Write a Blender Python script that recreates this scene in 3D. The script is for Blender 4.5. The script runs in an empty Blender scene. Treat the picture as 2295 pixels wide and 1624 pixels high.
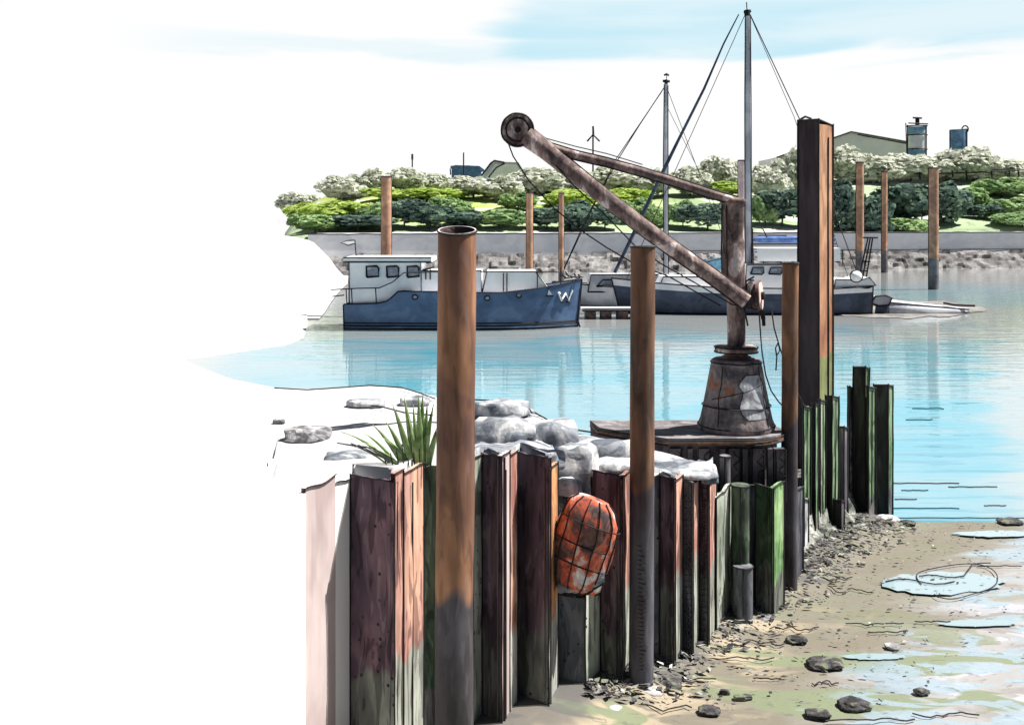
import bpy, bmesh, math, random
from mathutils import Vector, Matrix, noise
R = math.radians
S = bpy.context.scene
C = S.collection
random.seed(11)

# ------------------------------------------------------------------ camera
F = 2460.0; H = 5.5; CX = 1147.5; HZ = 490.0
cam = bpy.data.objects.new('camera', bpy.data.cameras.new('camera'))
C.objects.link(cam)
cam.location = (0, 0, H); cam.rotation_euler = (R(90), 0, 0)
cam.data.sensor_width = 36; cam.data.lens = F/2295*36
cam.data.shift_y = -(812-HZ)/2295
cam.data.clip_start = 0.1; cam.data.clip_end = 8000
S.camera = cam
# ------------------------------------------------------------------ light
AZ, EL = 98, 60                     # sun azimuth from "behind the viewer" towards the right
sd = Vector((math.cos(R(EL))*math.sin(R(AZ)), -math.cos(R(EL))*math.cos(R(AZ)), math.sin(R(EL))))
sun = bpy.data.objects.new('sun', bpy.data.lights.new('sun', 'SUN'))
sun.data.energy = 5.0; sun.data.angle = R(0.5); sun.data.color = (1, .96, .9)
sun.rotation_euler = sd.to_track_quat('Z', 'Y').to_euler(); C.objects.link(sun)
W = bpy.data.worlds.new('World'); S.world = W; W.use_nodes = True
nt = W.node_tree; nt.nodes.clear()
def N(t, typ, **kw):
    n = t.nodes.new(typ)
    for k, v in kw.items(): setattr(n, k, v)
    return n
def mth(t, op, a, b=None, c=None, clamp=False):
    n = N(t, 'ShaderNodeMath', operation=op); n.use_clamp = clamp
    for i, x in enumerate((a, b, c)):
        if x is None: continue
        if isinstance(x, (int, float)): n.inputs[i].default_value = x
        else: t.links.new(x, n.inputs[i])
    return n.outputs[0]
def mapr(t, v, a, b, c=0, d=1, sm=True):
    n = N(t, 'ShaderNodeMapRange'); n.interpolation_type = 'SMOOTHSTEP' if sm else 'LINEAR'
    t.links.new(v, n.inputs[0])
    for i, x in enumerate((a, b, c, d)): n.inputs[i+1].default_value = x
    return n.outputs[0]
def mixc(t, f, a, b, mode='MIX'):
    n = N(t, 'ShaderNodeMix', data_type='RGBA', blend_type=mode)
    for s, x in ((0, f), (6, a), (7, b)):
        if isinstance(x, (int, float)): n.inputs[s].default_value = x
        elif isinstance(x, tuple): n.inputs[s].default_value = (*x[:3], 1)
        else: t.links.new(x, n.inputs[s])
    return n.outputs[2]
sky = N(nt, 'ShaderNodeTexSky', sky_type='NISHITA', sun_disc=False)
sky.sun_elevation = R(EL); sky.sun_rotation = R(180-AZ)
skc = N(nt, 'ShaderNodeVectorMath', operation='SCALE'); nt.links.new(sky.outputs[0], skc.inputs[0]); skc.inputs['Scale'].default_value = .02
tc = N(nt, 'ShaderNodeTexCoord'); sp = N(nt, 'ShaderNodeSeparateXYZ'); nt.links.new(tc.outputs['Generated'], sp.inputs[0])
X, Y, Z = sp.outputs
mp = N(nt, 'ShaderNodeMapping'); nt.links.new(tc.outputs['Generated'], mp.inputs[0]); mp.inputs['Scale'].default_value = (3.2, 3.2, 26)
cn = N(nt, 'ShaderNodeTexNoise'); nt.links.new(mp.outputs[0], cn.inputs[0]); cn.inputs['Scale'].default_value = 1.3; cn.inputs['Detail'].default_value = 5; cn.inputs['Distortion'].default_value = .5
nz = mth(nt, 'SUBTRACT', cn.outputs[0], .5)
zz = mth(nt, 'MULTIPLY_ADD', nz, .05, Z)
band = mth(nt, 'MULTIPLY', mapr(nt, zz, .135, .150), mapr(nt, zz, .215, .185))   # gap of blue between the white clouds
side = mapr(nt, mth(nt, 'MULTIPLY_ADD', nz, .15, X), -.03, .03, .0, 1)
left = mth(nt, 'MULTIPLY', mth(nt, 'MULTIPLY', mapr(nt, zz, .143, .150), mapr(nt, zz, .166, .156)), mapr(nt, X, -.36, -.22, 0, .45))
gap = mth(nt, 'MAXIMUM', mth(nt, 'MULTIPLY', band, side), left)
cloud = mixc(nt, mth(nt, 'MULTIPLY', gap, mapr(nt, cn.outputs[0], .3, .7, .55, 1)), (.47, .47, .47), (.265, .39, .44))
fr = mth(nt, 'MULTIPLY', mapr(nt, Y, .05, .45), mapr(nt, Z, .42, .24))
colr = mixc(nt, fr, skc.outputs[0], cloud)
bg = N(nt, 'ShaderNodeBackground'); nt.links.new(colr, bg.inputs[0]); bg.inputs[1].default_value = 1.0
wo = N(nt, 'ShaderNodeOutputWorld'); nt.links.new(bg.outputs[0], wo.inputs[0])
S.view_settings.view_transform = 'Standard'; S.view_settings.look = 'None'
S.view_settings.exposure = 1.1; S.view_settings.gamma = 1
S.cycles.max_bounces = 6

# ------------------------------------------------------------------ materials
def srgb(r, g, b):
    return tuple((x/255/12.92 if x/255 <= .04045 else ((x/255+.055)/1.055)**2.4) for x in (r, g, b))
def wash(name, cols, scale=1.0, st=(1, 1, 1), rough=.75, tide=None, soft=.12, bump=.0, detail=3, fine=.25, spots=None, metal=0, smudge=0):
    """blotchy weathered surface: several tones in soft edged patches; tide=(z, cols, width) adds growth below a level"""
    m = bpy.data.materials.new(name); m.use_nodes = True; t = m.node_tree; b = t.nodes['Principled BSDF']
    tc = N(t, 'ShaderNodeTexCoord'); g = N(t, 'ShaderNodeNewGeometry')
    mp = N(t, 'ShaderNodeMapping'); t.links.new(g.outputs['Position'], mp.inputs[0]); mp.inputs['Scale'].default_value = st
    n = N(t, 'ShaderNodeTexNoise'); t.links.new(mp.outputs[0], n.inputs[0]); n.inputs['Scale'].default_value = scale; n.inputs['Detail'].default_value = detail; n.inputs['Distortion'].default_value = .9
    def ramp(cs):
        r = N(t, 'ShaderNodeValToRGB'); e = r.color_ramp.elements
        k = len(cs)
        pos = []
        for i in range(k):
            a = .3+.4*i/k; bb = .3+.4*(i+1)/k; w = .4/k*soft*2
            pos.append((a+(w if i else 0), cs[i])); pos.append((bb-w if i < k-1 else 1., cs[i]))
        e[0].position = 0; e[0].color = (*cs[0], 1); e[1].position = 1; e[1].color = (*cs[-1], 1)
        for p, c in pos[1:-1]:
            x = e.new(p); x.color = (*c, 1)
        t.links.new(n.outputs[0], r.inputs[0]); return r.outputs[0]
    c = ramp(cols)
    if tide:
        sp = N(t, 'ShaderNodeSeparateXYZ'); t.links.new(g.outputs['Position'], sp.inputs[0])
        n2 = N(t, 'ShaderNodeTexNoise'); t.links.new(mp.outputs[0], n2.inputs[0]); n2.inputs['Scale'].default_value = scale*1.7; n2.inputs['Detail'].default_value = 2
        zz = mth(t, 'MULTIPLY_ADD', mth(t, 'SUBTRACT', n2.outputs[0], .5), 2.2*tide[2], sp.outputs[2])
        c = mixc(t, mapr(t, zz, tide[0]-.12*tide[2], tide[0]+.12*tide[2], 1, 0), c, ramp(tide[1]))
    f = N(t, 'ShaderNodeTexNoise'); t.links.new(mp.outputs[0], f.inputs[0]); f.inputs['Scale'].default_value = scale*6; f.inputs['Detail'].default_value = 5
    c = mixc(t, 1.0, c, mixc(t, mapr(t, f.outputs[0], .3, .7), (1-fine,)*3, (1+fine*.5,)*3), 'MULTIPLY')
    if smudge:                                    # dark run marks and dirty patches
        mq = N(t, 'ShaderNodeMapping'); t.links.new(g.outputs['Position'], mq.inputs[0]); mq.inputs['Scale'].default_value = (7, 7, 1.3); mq.inputs['Location'].default_value = (3, 7, 1)
        q = N(t, 'ShaderNodeTexNoise'); t.links.new(mq.outputs[0], q.inputs[0]); q.inputs['Scale'].default_value = 1; q.inputs['Detail'].default_value = 4; q.inputs['Distortion'].default_value = 1.2
        c = mixc(t, mapr(t, q.outputs[0], .52, .58, 0, smudge), c, mixc(t, 1.0, c, (.28, .27, .30), 'MULTIPLY'))
        c = mixc(t, mapr(t, q.outputs[0], .40, .34, 0, smudge*.6), c, mixc(t, .35, c, (.5, .45, .45)))
    if spots:                                     # barnacles, nail holes, pits
        v = N(t, 'ShaderNodeTexVoronoi'); t.links.new(g.outputs['Position'], v.inputs[0]); v.inputs['Scale'].default_value = spots[0]
        k = mth(t, 'MULTIPLY', mapr(t, v.outputs['Distance'], spots[1]*.6, spots[1], 1, 0), mapr(t, n.outputs[0], .48, .55))
        c = mixc(t, k, c, spots[2])
    t.links.new(c, b.inputs['Base Color']); b.inputs['Roughness'].default_value = rough; b.inputs['Metallic'].default_value = metal
    b.inputs['Specular IOR Level'].default_value = .25
    if bump:
        bp = N(t, 'ShaderNodeBump'); bp.inputs['Strength'].default_value = bump; bp.inputs['Distance'].default_value = .03
        t.links.new(f.outputs[0], bp.inputs['Height']); t.links.new(bp.outputs[0], b.inputs['Normal'])
    return m
M = {}
M['ink'] = wash('dark_edge', [(.012, .010, .013), (.02, .017, .02)], 3)
RU = [(.10, .055, .045), (.19, .095, .062), (.32, .16, .088), (.46, .24, .12)]
DK = [(.030, .024, .030), (.06, .055, .06), (.10, .10, .11)]
M['rust'] = wash('rusted_pile_steel',  RU, 1.1, (1, 1, .35), tide=(2.15, [(.035, .03, .034), (.055, .048, .053), (.085, .08, .09)], .6), bump=.2, smudge=.35)
M['rust2'] = wash('rusted_pile_steel_tarred',  [(.10, .06, .045), (.19, .10, .06), (.34, .17, .09)], 1.1, (1, 1, .35), tide=(2.45, [(.05, .04, .045), (.075, .065, .075), (.1, .1, .12)], .5), bump=.2, smudge=.35)
M['orange'] = wash('sunlit_orange_box_pile',  [(.42, .20, .115), (.48, .25, .145), (.55, .31, .185)], 1.3, (1, 1, .3), tide=(3.05, [(.25, .28, .12), (.33, .36, .18)], .35), bump=.15, smudge=.35)
M['plum'] = wash('shaded_plum_sheet_steel',  [(.075, .052, .068), (.12, .08, .105), (.20, .125, .15)], .9, (1.4, 1.4, .5), tide=(.95, [(.09, .09, .09), (.16, .17, .15), (.26, .28, .24)], .6), spots=(9, .2, (.02, .015, .02)), bump=.3, smudge=.75)
M['redst'] = wash('sunlit_red_sheet_steel',  [(.38, .17, .14), (.50, .27, .22), (.62, .36, .26)], 1.0, (1.4, 1.4, .45), tide=(1.1, [(.28, .28, .24), (.40, .42, .36), (.55, .55, .52)], .6), bump=.2, smudge=.75)
M['orst'] = wash('sunlit_orange_sheet_steel',  [(.45, .18, .08), (.60, .30, .14)], 1.0, (1, 1, .45), tide=(1.3, [(.35, .36, .33), (.6, .6, .58)], .5), bump=.2, smudge=.75)
M['pale'] = wash('pale_pink_sheet_steel', [(.44, .35, .34), (.54, .45, .44), (.62, .56, .55)], .9, (1.4, 1.4, .4), fine=.08)
M['palew'] = wash('bleached_sheet_steel', [(.84, .80, .79), (.90, .88, .87)], .6, (1, 1, .4), fine=.03)
M['slate'] = wash('slate_sheet_steel',  [(.06, .065, .085), (.10, .11, .13), (.16, .16, .17)], 1.2, (1, 1, .5), spots=(11, .2, (.01, .01, .012)), bump=.3, smudge=.75)
M['grgr'] = wash('grey_green_sheet_steel',  [(.22, .25, .20), (.34, .38, .31), (.46, .48, .42)], 1.2, (1.2, 1.2, .45), spots=(9, .2, (.03, .03, .03)), bump=.2, smudge=.75)
M['dkgreen'] = wash('dark_green_weed_steel',  [(.03, .05, .035), (.05, .085, .05), (.09, .12, .08)], 1.4, (1, 1, .5), tide=(.6, [(.1, .1, .1), (.2, .21, .19)], .5), bump=.4, smudge=.75)
M['green'] = wash('sunlit_green_weed',  [(.13, .26, .10), (.22, .38, .16), (.34, .48, .24)], 1.5, (1, 1, .5), tide=(.55, [(.15, .16, .14), (.3, .33, .28)], .5), bump=.4, smudge=.75)
M['gtimber'] = wash('green_weedy_timber',  [(.12, .22, .11), (.20, .32, .17), (.36, .46, .30)], 1.6, (1.2, 1.2, .3), tide=(.45, [(.12, .12, .12), (.25, .26, .24)], .4), bump=.5, smudge=.75)
M['btimber'] = wash('shaded_black_timber', [(.012, .012, .014), (.03, .03, .03), (.055, .06, .055)], 2, (1.5, 1.5, .25), bump=.6)
M['shadepile'] = wash('shaded_plum_steel', [(.05, .038, .042), (.075, .058, .062), (.10, .075, .075)], .9, (1.5, 1.5, .3), bump=.3)
M['gytimber'] = wash('grey_timber', [(.10, .09, .11), (.2, .19, .2)], 2, (1.5, 1.5, .3), bump=.5)
M['crane'] = wash('rusty_crane_paint',  [(.085, .06, .06), (.16, .11, .105), (.27, .20, .18), (.55, .47, .45)], 3.4, (1, 1, .7), bump=.4, soft=.07, smudge=.4)
M['cranedk'] = wash('dark_rusty_iron', [(.055, .038, .04), (.12, .075, .07), (.2, .12, .1)], 3.2, bump=.4)
M['cone'] = wash('crane_pedestal_iron',  [(.09, .08, .09), (.16, .135, .14), (.26, .215, .21), (.30, .14, .085)], 2.6, (1, 1, .9), bump=.4, soft=.08, smudge=.3)
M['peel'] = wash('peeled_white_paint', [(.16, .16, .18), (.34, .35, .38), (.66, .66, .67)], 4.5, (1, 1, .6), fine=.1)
M['pinkd'] = wash('pink_winch_disc', [(.62, .42, .37), (.78, .62, .58)], 7)
M['deck'] = wash('crane_deck_steel', [(.10, .09, .095), (.16, .145, .15), (.24, .23, .235)], 2.2, bump=.2)
M['deckrim'] = wash('rusty_deck_rim', [(.09, .055, .04), (.20, .11, .065)], 3)
M['skirt'] = wash('tarred_deck_panels', [(.035, .03, .035), (.07, .06, .068), (.13, .11, .12)], 2.2, (1, 1, .6), bump=.3)
M['bank'] = wash('chalky_white_fill', [(.44, .44, .45), (.48, .48, .48), (.46, .46, .47), (.50, .50, .50)], .8, bump=.08, fine=.05)
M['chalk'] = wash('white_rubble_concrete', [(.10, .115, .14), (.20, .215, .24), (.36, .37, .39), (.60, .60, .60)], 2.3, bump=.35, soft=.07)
M['stone'] = wash('grey_shore_stone', [(.09, .09, .10), (.22, .22, .23), (.45, .44, .44)], 3.5, bump=.5)
M['stonew'] = wash('pale_shore_stone', [(.36, .36, .36), (.55, .55, .56)], 3.5, bump=.4)
M['dstone'] = wash('dark_wet_stone', [(.02, .02, .02), (.06, .055, .06), (.13, .15, .10)], 5, bump=.5)
M['rubble'] = wash('weedy_rubble', [(.05, .05, .05), (.14, .15, .13), (.27, .28, .25), (.45, .45, .42)], 3.5, bump=.6, spots=(12, .3, (.01, .01, .01)), soft=.06)
M['navy'] = wash('navy_hull_paint', [(.055, .10, .19), (.075, .13, .24), (.10, .17, .29)], .5, (1, 1, 1.5), rough=.45, fine=.1)
M['navy2'] = wash('dark_navy_hull_paint', [(.035, .05, .085), (.055, .075, .12), (.08, .11, .17)], .6, (1, 1, 1.5), rough=.45, fine=.1)
M['boot'] = wash('light_blue_boot_stripe', [(.16, .25, .40), (.26, .36, .52)], .6, rough=.5)
M['white'] = wash('white_boat_paint', [(.70, .73, .80), (.80, .82, .86), (.88, .88, .9)], .5, rough=.5, fine=.04)
M['roofw'] = wash('white_roof_paint', [(.88, .88, .88), (.92, .92, .92)], .5, fine=.03)
M['grey'] = wash('grey_boat_paint', [(.45, .47, .52), (.6, .62, .66)], .6, rough=.5, fine=.06)
M['glass'] = wash('grey_window_glass', [(.22, .26, .33), (.42, .46, .52)], 1.5, rough=.2)
M['blue'] = wash('blue_canvas', [(.07, .14, .36), (.11, .20, .45)], 1.2)
M['lblue'] = wash('light_blue_canvas', [(.10, .32, .55), (.3, .6, .78)], .8)
M['mast'] = wash('grey_mast_paint', [(.42, .43, .48), (.62, .63, .68)], .35, fine=.05)
M['mpile'] = wash('mooring_pile_rust', [(.40, .22, .15), (.55, .32, .20)], .5, tide=(2.4, [(.13, .12, .13), (.2, .19, .2)], .5))
M['ppile'] = wash('pale_pink_mooring_pile', [(.55, .42, .42), (.68, .55, .54)], .5)
M['conc'] = wash('quay_concrete', [(.70, .71, .76), (.80, .81, .84), (.86, .86, .88)], .22, (1, 1, 1.5), fine=.05)
M['revet'] = wash('dark_quay_stones', [(.08, .077, .077), (.125, .12, .12), (.18, .175, .175), (.25, .245, .24)], .55, (1, 1, 1.3), soft=.08, spots=(1.2, .25, (.06, .055, .06)))
M['shed'] = wash('grey_shed_cladding', [(.74, .70, .78), (.8, .77, .84)], .12, fine=.05)
M['shedroof'] = wash('pale_shed_roof', [(.50, .51, .52), (.6, .6, .61)], .12, fine=.05)
M['bblue'] = wash('blue_building_paint', [(.10, .20, .40), (.20, .34, .56)], .3)
M['bluebk'] = wash('blue_tower_band', [(.16, .32, .52), (.26, .44, .62)], .3)
M['net'] = wash('red_netting', [(.07, .045, .045), (.16, .085, .07), (.48, .10, .06), (.58, .16, .09), (.62, .45, .42), (.7, .68, .68)], 4.6, (1, 1, .7), soft=.06)
M['blade'] = wash('reed_blade_green', [(.14, .25, .08), (.26, .40, .15), (.40, .54, .26)], 3)
M['rope'] = wash('dark_rope', [(.02, .017, .02), (.05, .04, .04)], 8)
def leafmat(name, cols, sc=.5):
    m = wash(name, cols, sc, soft=.1, fine=.25); t = m.node_tree; p = t.nodes['Principled BSDF']; p.inputs['Roughness'].default_value = .9
    tl = N(t, 'ShaderNodeBsdfTranslucent'); mx = N(t, 'ShaderNodeMixShader'); mx.inputs[0].default_value = .4
    t.links.new(p.inputs['Base Color'].links[0].from_socket, tl.inputs[0]); t.links.new(p.outputs[0], mx.inputs[1]); t.links.new(tl.outputs[0], mx.inputs[2])
    t.links.new(mx.outputs[0], t.nodes['Material Output'].inputs[0]); return m
M['teal'] = leafmat('dark_teal_leaves', [(.07, .115, .10), (.11, .175, .14), (.19, .28, .20)])
M['mid'] = leafmat('mid_green_leaves', [(.20, .32, .14), (.30, .44, .19), (.40, .54, .28)])
M['ltree'] = leafmat('pale_grey_leaves', [(.50, .54, .44), (.64, .66, .57), (.76, .77, .70)])
M['limeb'] = leafmat('lime_leaves', [(.36, .50, .10), (.50, .62, .18)])
M['bark'] = wash('bark', [(.06, .05, .045), (.1, .09, .08)], 3)

# ------------------------------------------------------------------ geometry helpers
def P(u, v, d): return Vector(((u-CX)/F*d, d, H+(HZ-v)/F*d))
def G(u, v, z=0.):                       # point on level z seen at (u, v)
    d = (H-z)*F/(v-HZ); return Vector(((u-CX)/F*d, d, z))
def px(n, d): return n*d/F
class MB:
    def __init__(s): s.v = []; s.f = []; s.m = []; s.mats = []; s.sm = []
    def mi(s, m):
        m = M[m]
        if m not in s.mats: s.mats.append(m)
        return s.mats.index(m)
    def add(s, vs, fs, m, smooth=False):
        o = len(s.v); k = s.mi(m); s.v += [tuple(x) for x in vs]
        for f in fs: s.f.append([o+i for i in f]); s.m.append(k); s.sm.append(smooth)
        return s
    def box(s, c, size, m, rz=0, mat4=None):
        c = Vector(c); x, y, z = [a/2 for a in size]
        q = mat4 if mat4 is not None else Matrix.Rotation(rz, 3, 'Z')
        vs = [c+q@Vector((a*x, b*y, e*z)) for a in (-1, 1) for b in (-1, 1) for e in (-1, 1)]
        return s.add(vs, [(0, 1, 3, 2), (4, 6, 7, 5), (0, 4, 5, 1), (2, 3, 7, 6), (0, 2, 6, 4), (1, 5, 7, 3)], m)
    def tube(s, pts, rad, m, n=8, caps=True, smooth=True, wob=0, flat=1.):
        pts = [Vector(p) for p in pts]
        if isinstance(rad, (int, float)): rad = [rad]*len(pts)
        vs = []; up = Vector((0, 0, 1))
        for i, p in enumerate(pts):
            t = (pts[min(i+1, len(pts)-1)]-pts[max(i-1, 0)])
            if t.length < 1e-9: t = Vector((0, 0, 1))
            t.normalize()
            a = t.cross(up)
            if a.length < .1: a = t.cross(Vector((0, 1, 0)))
            a.normalize(); b = a.cross(t)
            for k in range(n):
                w = 2*math.pi*k/n; r = rad[i]*(1+(noise.noise(p*3+Vector((math.cos(w), math.sin(w), 0)))*wob if wob else 0))
                vs.append(p+a*math.cos(w)*r+b*math.sin(w)*r*flat)
        fs = [(i*n+k, i*n+(k+1) % n, (i+1)*n+(k+1) % n, (i+1)*n+k) for i in range(len(pts)-1) for k in range(n)]
        s.add(vs, fs, m, smooth)
        if caps: s.add(vs[:n], [tuple(range(n))], m); s.add(vs[-n:], [tuple(range(n-1, -1, -1))], m)
        return s
    def lathe(s, c, prof, m, n=28, smooth=True, capm=None):        # prof: (radius, z)
        c = Vector(c); vs = [c+Vector((r*math.cos(2*math.pi*k/n), r*math.sin(2*math.pi*k/n), z)) for r, z in prof for k in range(n)]
        fs = [(i*n+k, i*n+(k+1) % n, (i+1)*n+(k+1) % n, (i+1)*n+k) for i in range(len(prof)-1) for k in range(n)]
        s.add(vs, fs, m, smooth)
        s.add(vs[:n], [tuple(range(n-1, -1, -1))], m); s.add(vs[-n:], [tuple(range(n))], capm or m); return s
    def prism(s, pts, ext, m):                                   # flat polygon pushed along ext
        n = len(pts); e = Vector(ext); a = [Vector(p) for p in pts]; b = [p+e for p in a]
        return s.add(a+b, [tuple(range(n)), tuple(range(2*n-1, n-1, -1))]+[(i, (i+1) % n, n+(i+1) % n, n+i) for i in range(n)], m)
    def line(s, pts, r, n=4): return s.tube(pts, r, 'ink', n, smooth=False)
    def grid(s, rows, m, smooth=True):
        w = len(rows[0]); vs = [p for r in rows for p in r]
        return s.add(vs, [(i*w+j, i*w+j+1, (i+1)*w+j+1, (i+1)*w+j) for i in range(len(rows)-1) for j in range(w-1)], m, smooth)
    def build(s, name, parent=None, origin=None, mats=None):
        o = Vector(origin) if origin is not None else Vector((0, 0, 0))
        if parent is not None and origin is None:
            q = parent; o = Vector((0, 0, 0))
            while q: o += q.location; q = q.parent
        me = bpy.data.meshes.new(name); me.from_pydata([tuple(Vector(v)-o) for v in s.v], [], s.f)
        for m in s.mats: me.materials.append(m)
        me.polygons.foreach_set('material_index', s.m); me.polygons.foreach_set('use_smooth', s.sm); me.update()
        bm = bmesh.new(); bm.from_mesh(me); bmesh.ops.recalc_face_normals(bm, faces=bm.faces); bm.to_mesh(me); bm.free()
        ob = bpy.data.objects.new(name, me); C.objects.link(ob)
        if parent is not None:
            ob.parent = parent
            ob.location = (0, 0, 0) if origin is None else (o-parent.location)
        else: ob.location = o
        return ob
def tag(o, label=None, cat=None, group=None, kind=None):
    if label: o['label'] = label
    if cat: o['category'] = cat
    if group: o['group'] = group
    if kind: o['kind'] = kind
    return o
def thing(name, label, cat, loc=(0, 0, 0), group=None):
    o = bpy.data.objects.new(name, None); C.objects.link(o); o.location = loc; o.empty_display_size = .3
    return tag(o, label, cat, group)
def lerp(a, b, t): return a+(b-a)*t
def interp(tab, x):
    if x <= tab[0][0]: return tab[0][1]
    for (a, b), (c, d) in zip(tab, tab[1:]):
        if x <= c: return b+(d-b)*(x-a)/(c-a)
    return tab[-1][1]
def nv(x, y=0., z=0.): return noise.noise(Vector((x, y, z)))

# ------------------------------------------------------------------ setting: water
def water_mat():
    m = bpy.data.materials.new('blue_to_pale_water'); m.use_nodes = True; t = m.node_tree; b = t.nodes['Principled BSDF']
    g = N(t, 'ShaderNodeNewGeometry'); sp = N(t, 'ShaderNodeSeparateXYZ'); t.links.new(g.outputs['Position'], sp.inputs[0]); x, y, z = sp.outputs
    mp = N(t, 'ShaderNodeMapping'); t.links.new(g.outputs['Position'], mp.inputs[0]); mp.inputs['Scale'].default_value = (.10, .16, 1)
    n = N(t, 'ShaderNodeTexNoise'); t.links.new(mp.outputs[0], n.inputs[0]); n.inputs['Scale'].default_value = 1.5; n.inputs['Detail'].default_value = 3; n.inputs['Distortion'].default_value = .7
    q = mth(t, 'SUBTRACT', n.outputs[0], .5)
    yy = mth(t, 'MULTIPLY_ADD', q, 26, y)
    xx = mth(t, 'MULTIPLY_ADD', q, 5, x)
    near = mapr(t, yy, 60, 40)                                 # blue near, paler far and left: sky reflection put into the colour
    far = mth(t, 'MULTIPLY', mapr(t, yy, 66, 74), mapr(t, yy, 98, 88)); far = mth(t, 'MULTIPLY', far, mapr(t, x, 15, 26, 0, .6))
    lf = mapr(t, mth(t, 'MULTIPLY_ADD', y, .26, xx), -1.5, 1.5, 0, 1)
    rt = mapr(t, mth(t, 'MULTIPLY_ADD', y, -.43, xx), 1.0, -.6, 0.25, 1)
    k = mth(t, 'MAXIMUM', mth(t, 'MULTIPLY', mth(t, 'MULTIPLY', near, lf), rt), far)
    k = mth(t, 'MULTIPLY', k, mapr(t, n.outputs[0], .3, .6, 1, .62))
    c = mixc(t, k, (.28, .295, .30), (.07, .26, .335))
    # darker streaks of ruffled water
    mp2 = N(t, 'ShaderNodeMapping'); t.links.new(g.outputs['Position'], mp2.inputs[0]); mp2.inputs['Scale'].default_value = (.35, 2.2, 1)
    n2 = N(t, 'ShaderNodeTexNoise'); t.links.new(mp2.outputs[0], n2.inputs[0]); n2.inputs['Scale'].default_value = 1; n2.inputs['Detail'].default_value = 2
    s1 = mth(t, 'MULTIPLY', mth(t, 'MULTIPLY', mapr(t, n2.outputs[0], .55, .58), mapr(t, y, 34, 24)), k)
    c = mixc(t, s1, c, (.05, .21, .29))
    t.links.new(c, b.inputs['Base Color']); b.inputs['Roughness'].default_value = .05; b.inputs['IOR'].default_value = 1.45
    wv = N(t, 'ShaderNodeTexNoise'); mp3 = N(t, 'ShaderNodeMapping'); t.links.new(g.outputs['Position'], mp3.inputs[0]); mp3.inputs['Scale'].default_value = (.4, 1.5, 1)
    t.links.new(mp3.outputs[0], wv.inputs[0]); wv.inputs['Scale'].default_value = 1.1; wv.inputs['Detail'].default_value = 3
    bp = N(t, 'ShaderNodeBump'); bp.inputs['Strength'].default_value = .35; bp.inputs['Distance'].default_value = .06
    t.links.new(wv.outputs[0], bp.inputs['Height']); t.links.new(bp.outputs[0], b.inputs['Normal'])
    return m
M['water'] = water_mat()
w = MB().grid([[Vector((x, y, 0)) for x in (-3000, -60, 60, 3000)] for y in (12, 200, 5000)], 'water', False)
tag(w.build('water'), 'pale blue harbour water running out to the white horizon', kind='structure')
# mud flat
def mud_mat():
    m = bpy.data.materials.new('tidal_mud'); m.use_nodes = True; t = m.node_tree; b = t.nodes['Principled BSDF']
    g = N(t, 'ShaderNodeNewGeometry'); sp = N(t, 'ShaderNodeSeparateXYZ'); t.links.new(g.outputs['Position'], sp.inputs[0]); x, y, z = sp.outputs
    def nz(sx, sy, sc, off, d=3):
        mp = N(t, 'ShaderNodeMapping'); t.links.new(g.outputs['Position'], mp.inputs[0]); mp.inputs['Scale'].default_value = (sx, sy, 1); mp.inputs['Location'].default_value = (off, off, off)
        n = N(t, 'ShaderNodeTexNoise'); t.links.new(mp.outputs[0], n.inputs[0]); n.inputs['Scale'].default_value = sc; n.inputs['Detail'].default_value = d; n.inputs['Distortion'].default_value = .8; return n.outputs[0]
    a, bn, cn, dn, en = nz(.5, 1.1, 1.2, 0), nz(.5, 1.2, 1.1, 7), nz(.6, 1.5, 1.5, 13), nz(.45, 1.6, 1., 21), nz(3, 6, 2, 3, 5)
    # distance off the wall, which runs from (1, 12.7) to (6.5, 20)
    off = mth(t, 'MULTIPLY', mth(t, 'SUBTRACT', mth(t, 'SUBTRACT', x, 1.), mth(t, 'MULTIPLY', mth(t, 'SUBTRACT', y, 12.7), .75)), .8)
    off = mth(t, 'MULTIPLY_ADD', mth(t, 'SUBTRACT', a, .5), 2.4, off)
    c = mixc(t, mapr(t, a, .42, .5), (.40, .37, .34), (.50, .48, .45))
    c = mixc(t, mapr(t, bn, .52, .56), c, (.62, .62, .63))
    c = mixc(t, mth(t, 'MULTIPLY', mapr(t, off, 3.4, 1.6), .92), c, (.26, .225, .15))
    och = mth(t, 'MULTIPLY', mapr(t, off, 1.7, .9), mapr(t, cn, .47, .52))
    c = mixc(t, mth(t, 'MULTIPLY', och, mapr(t, y, 15.8, 14.6)), c, (.56, .46, .30))
    c = mixc(t, mth(t, 'MULTIPLY', mapr(t, dn, .52, .56), mapr(t, y, 15.5, 13.5, .25, .9)), c, (.27, .32, .17))
    wet = mth(t, 'MULTIPLY', mapr(t, cn, .50, .47), mapr(t, off, 2.0, 2.6))
    c = mixc(t, mth(t, 'MULTIPLY', wet, .75), c, (.52, .66, .72))  # pale sky reflection put into the colour of the wet patches
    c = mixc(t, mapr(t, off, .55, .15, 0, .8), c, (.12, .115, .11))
    c = mixc(t, mapr(t, en, .60, .66, 0, .5), c, (.16, .15, .13))
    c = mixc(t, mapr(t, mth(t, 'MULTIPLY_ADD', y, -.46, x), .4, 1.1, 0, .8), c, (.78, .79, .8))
    c = mixc(t, 1.0, c, (.50, .51, .545), 'MULTIPLY')
    t.links.new(c, b.inputs['Base Color'])
    t.links.new(mapr(t, wet, 0, 1, .75, .14), b.inputs['Roughness'])
    bp = N(t, 'ShaderNodeBump'); bp.inputs['Strength'].default_value = .25; bp.inputs['Distance'].default_value = .04
    t.links.new(en, bp.inputs['Height']); t.links.new(bp.outputs[0], b.inputs['Normal'])
    return m
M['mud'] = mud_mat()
rows = []
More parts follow.
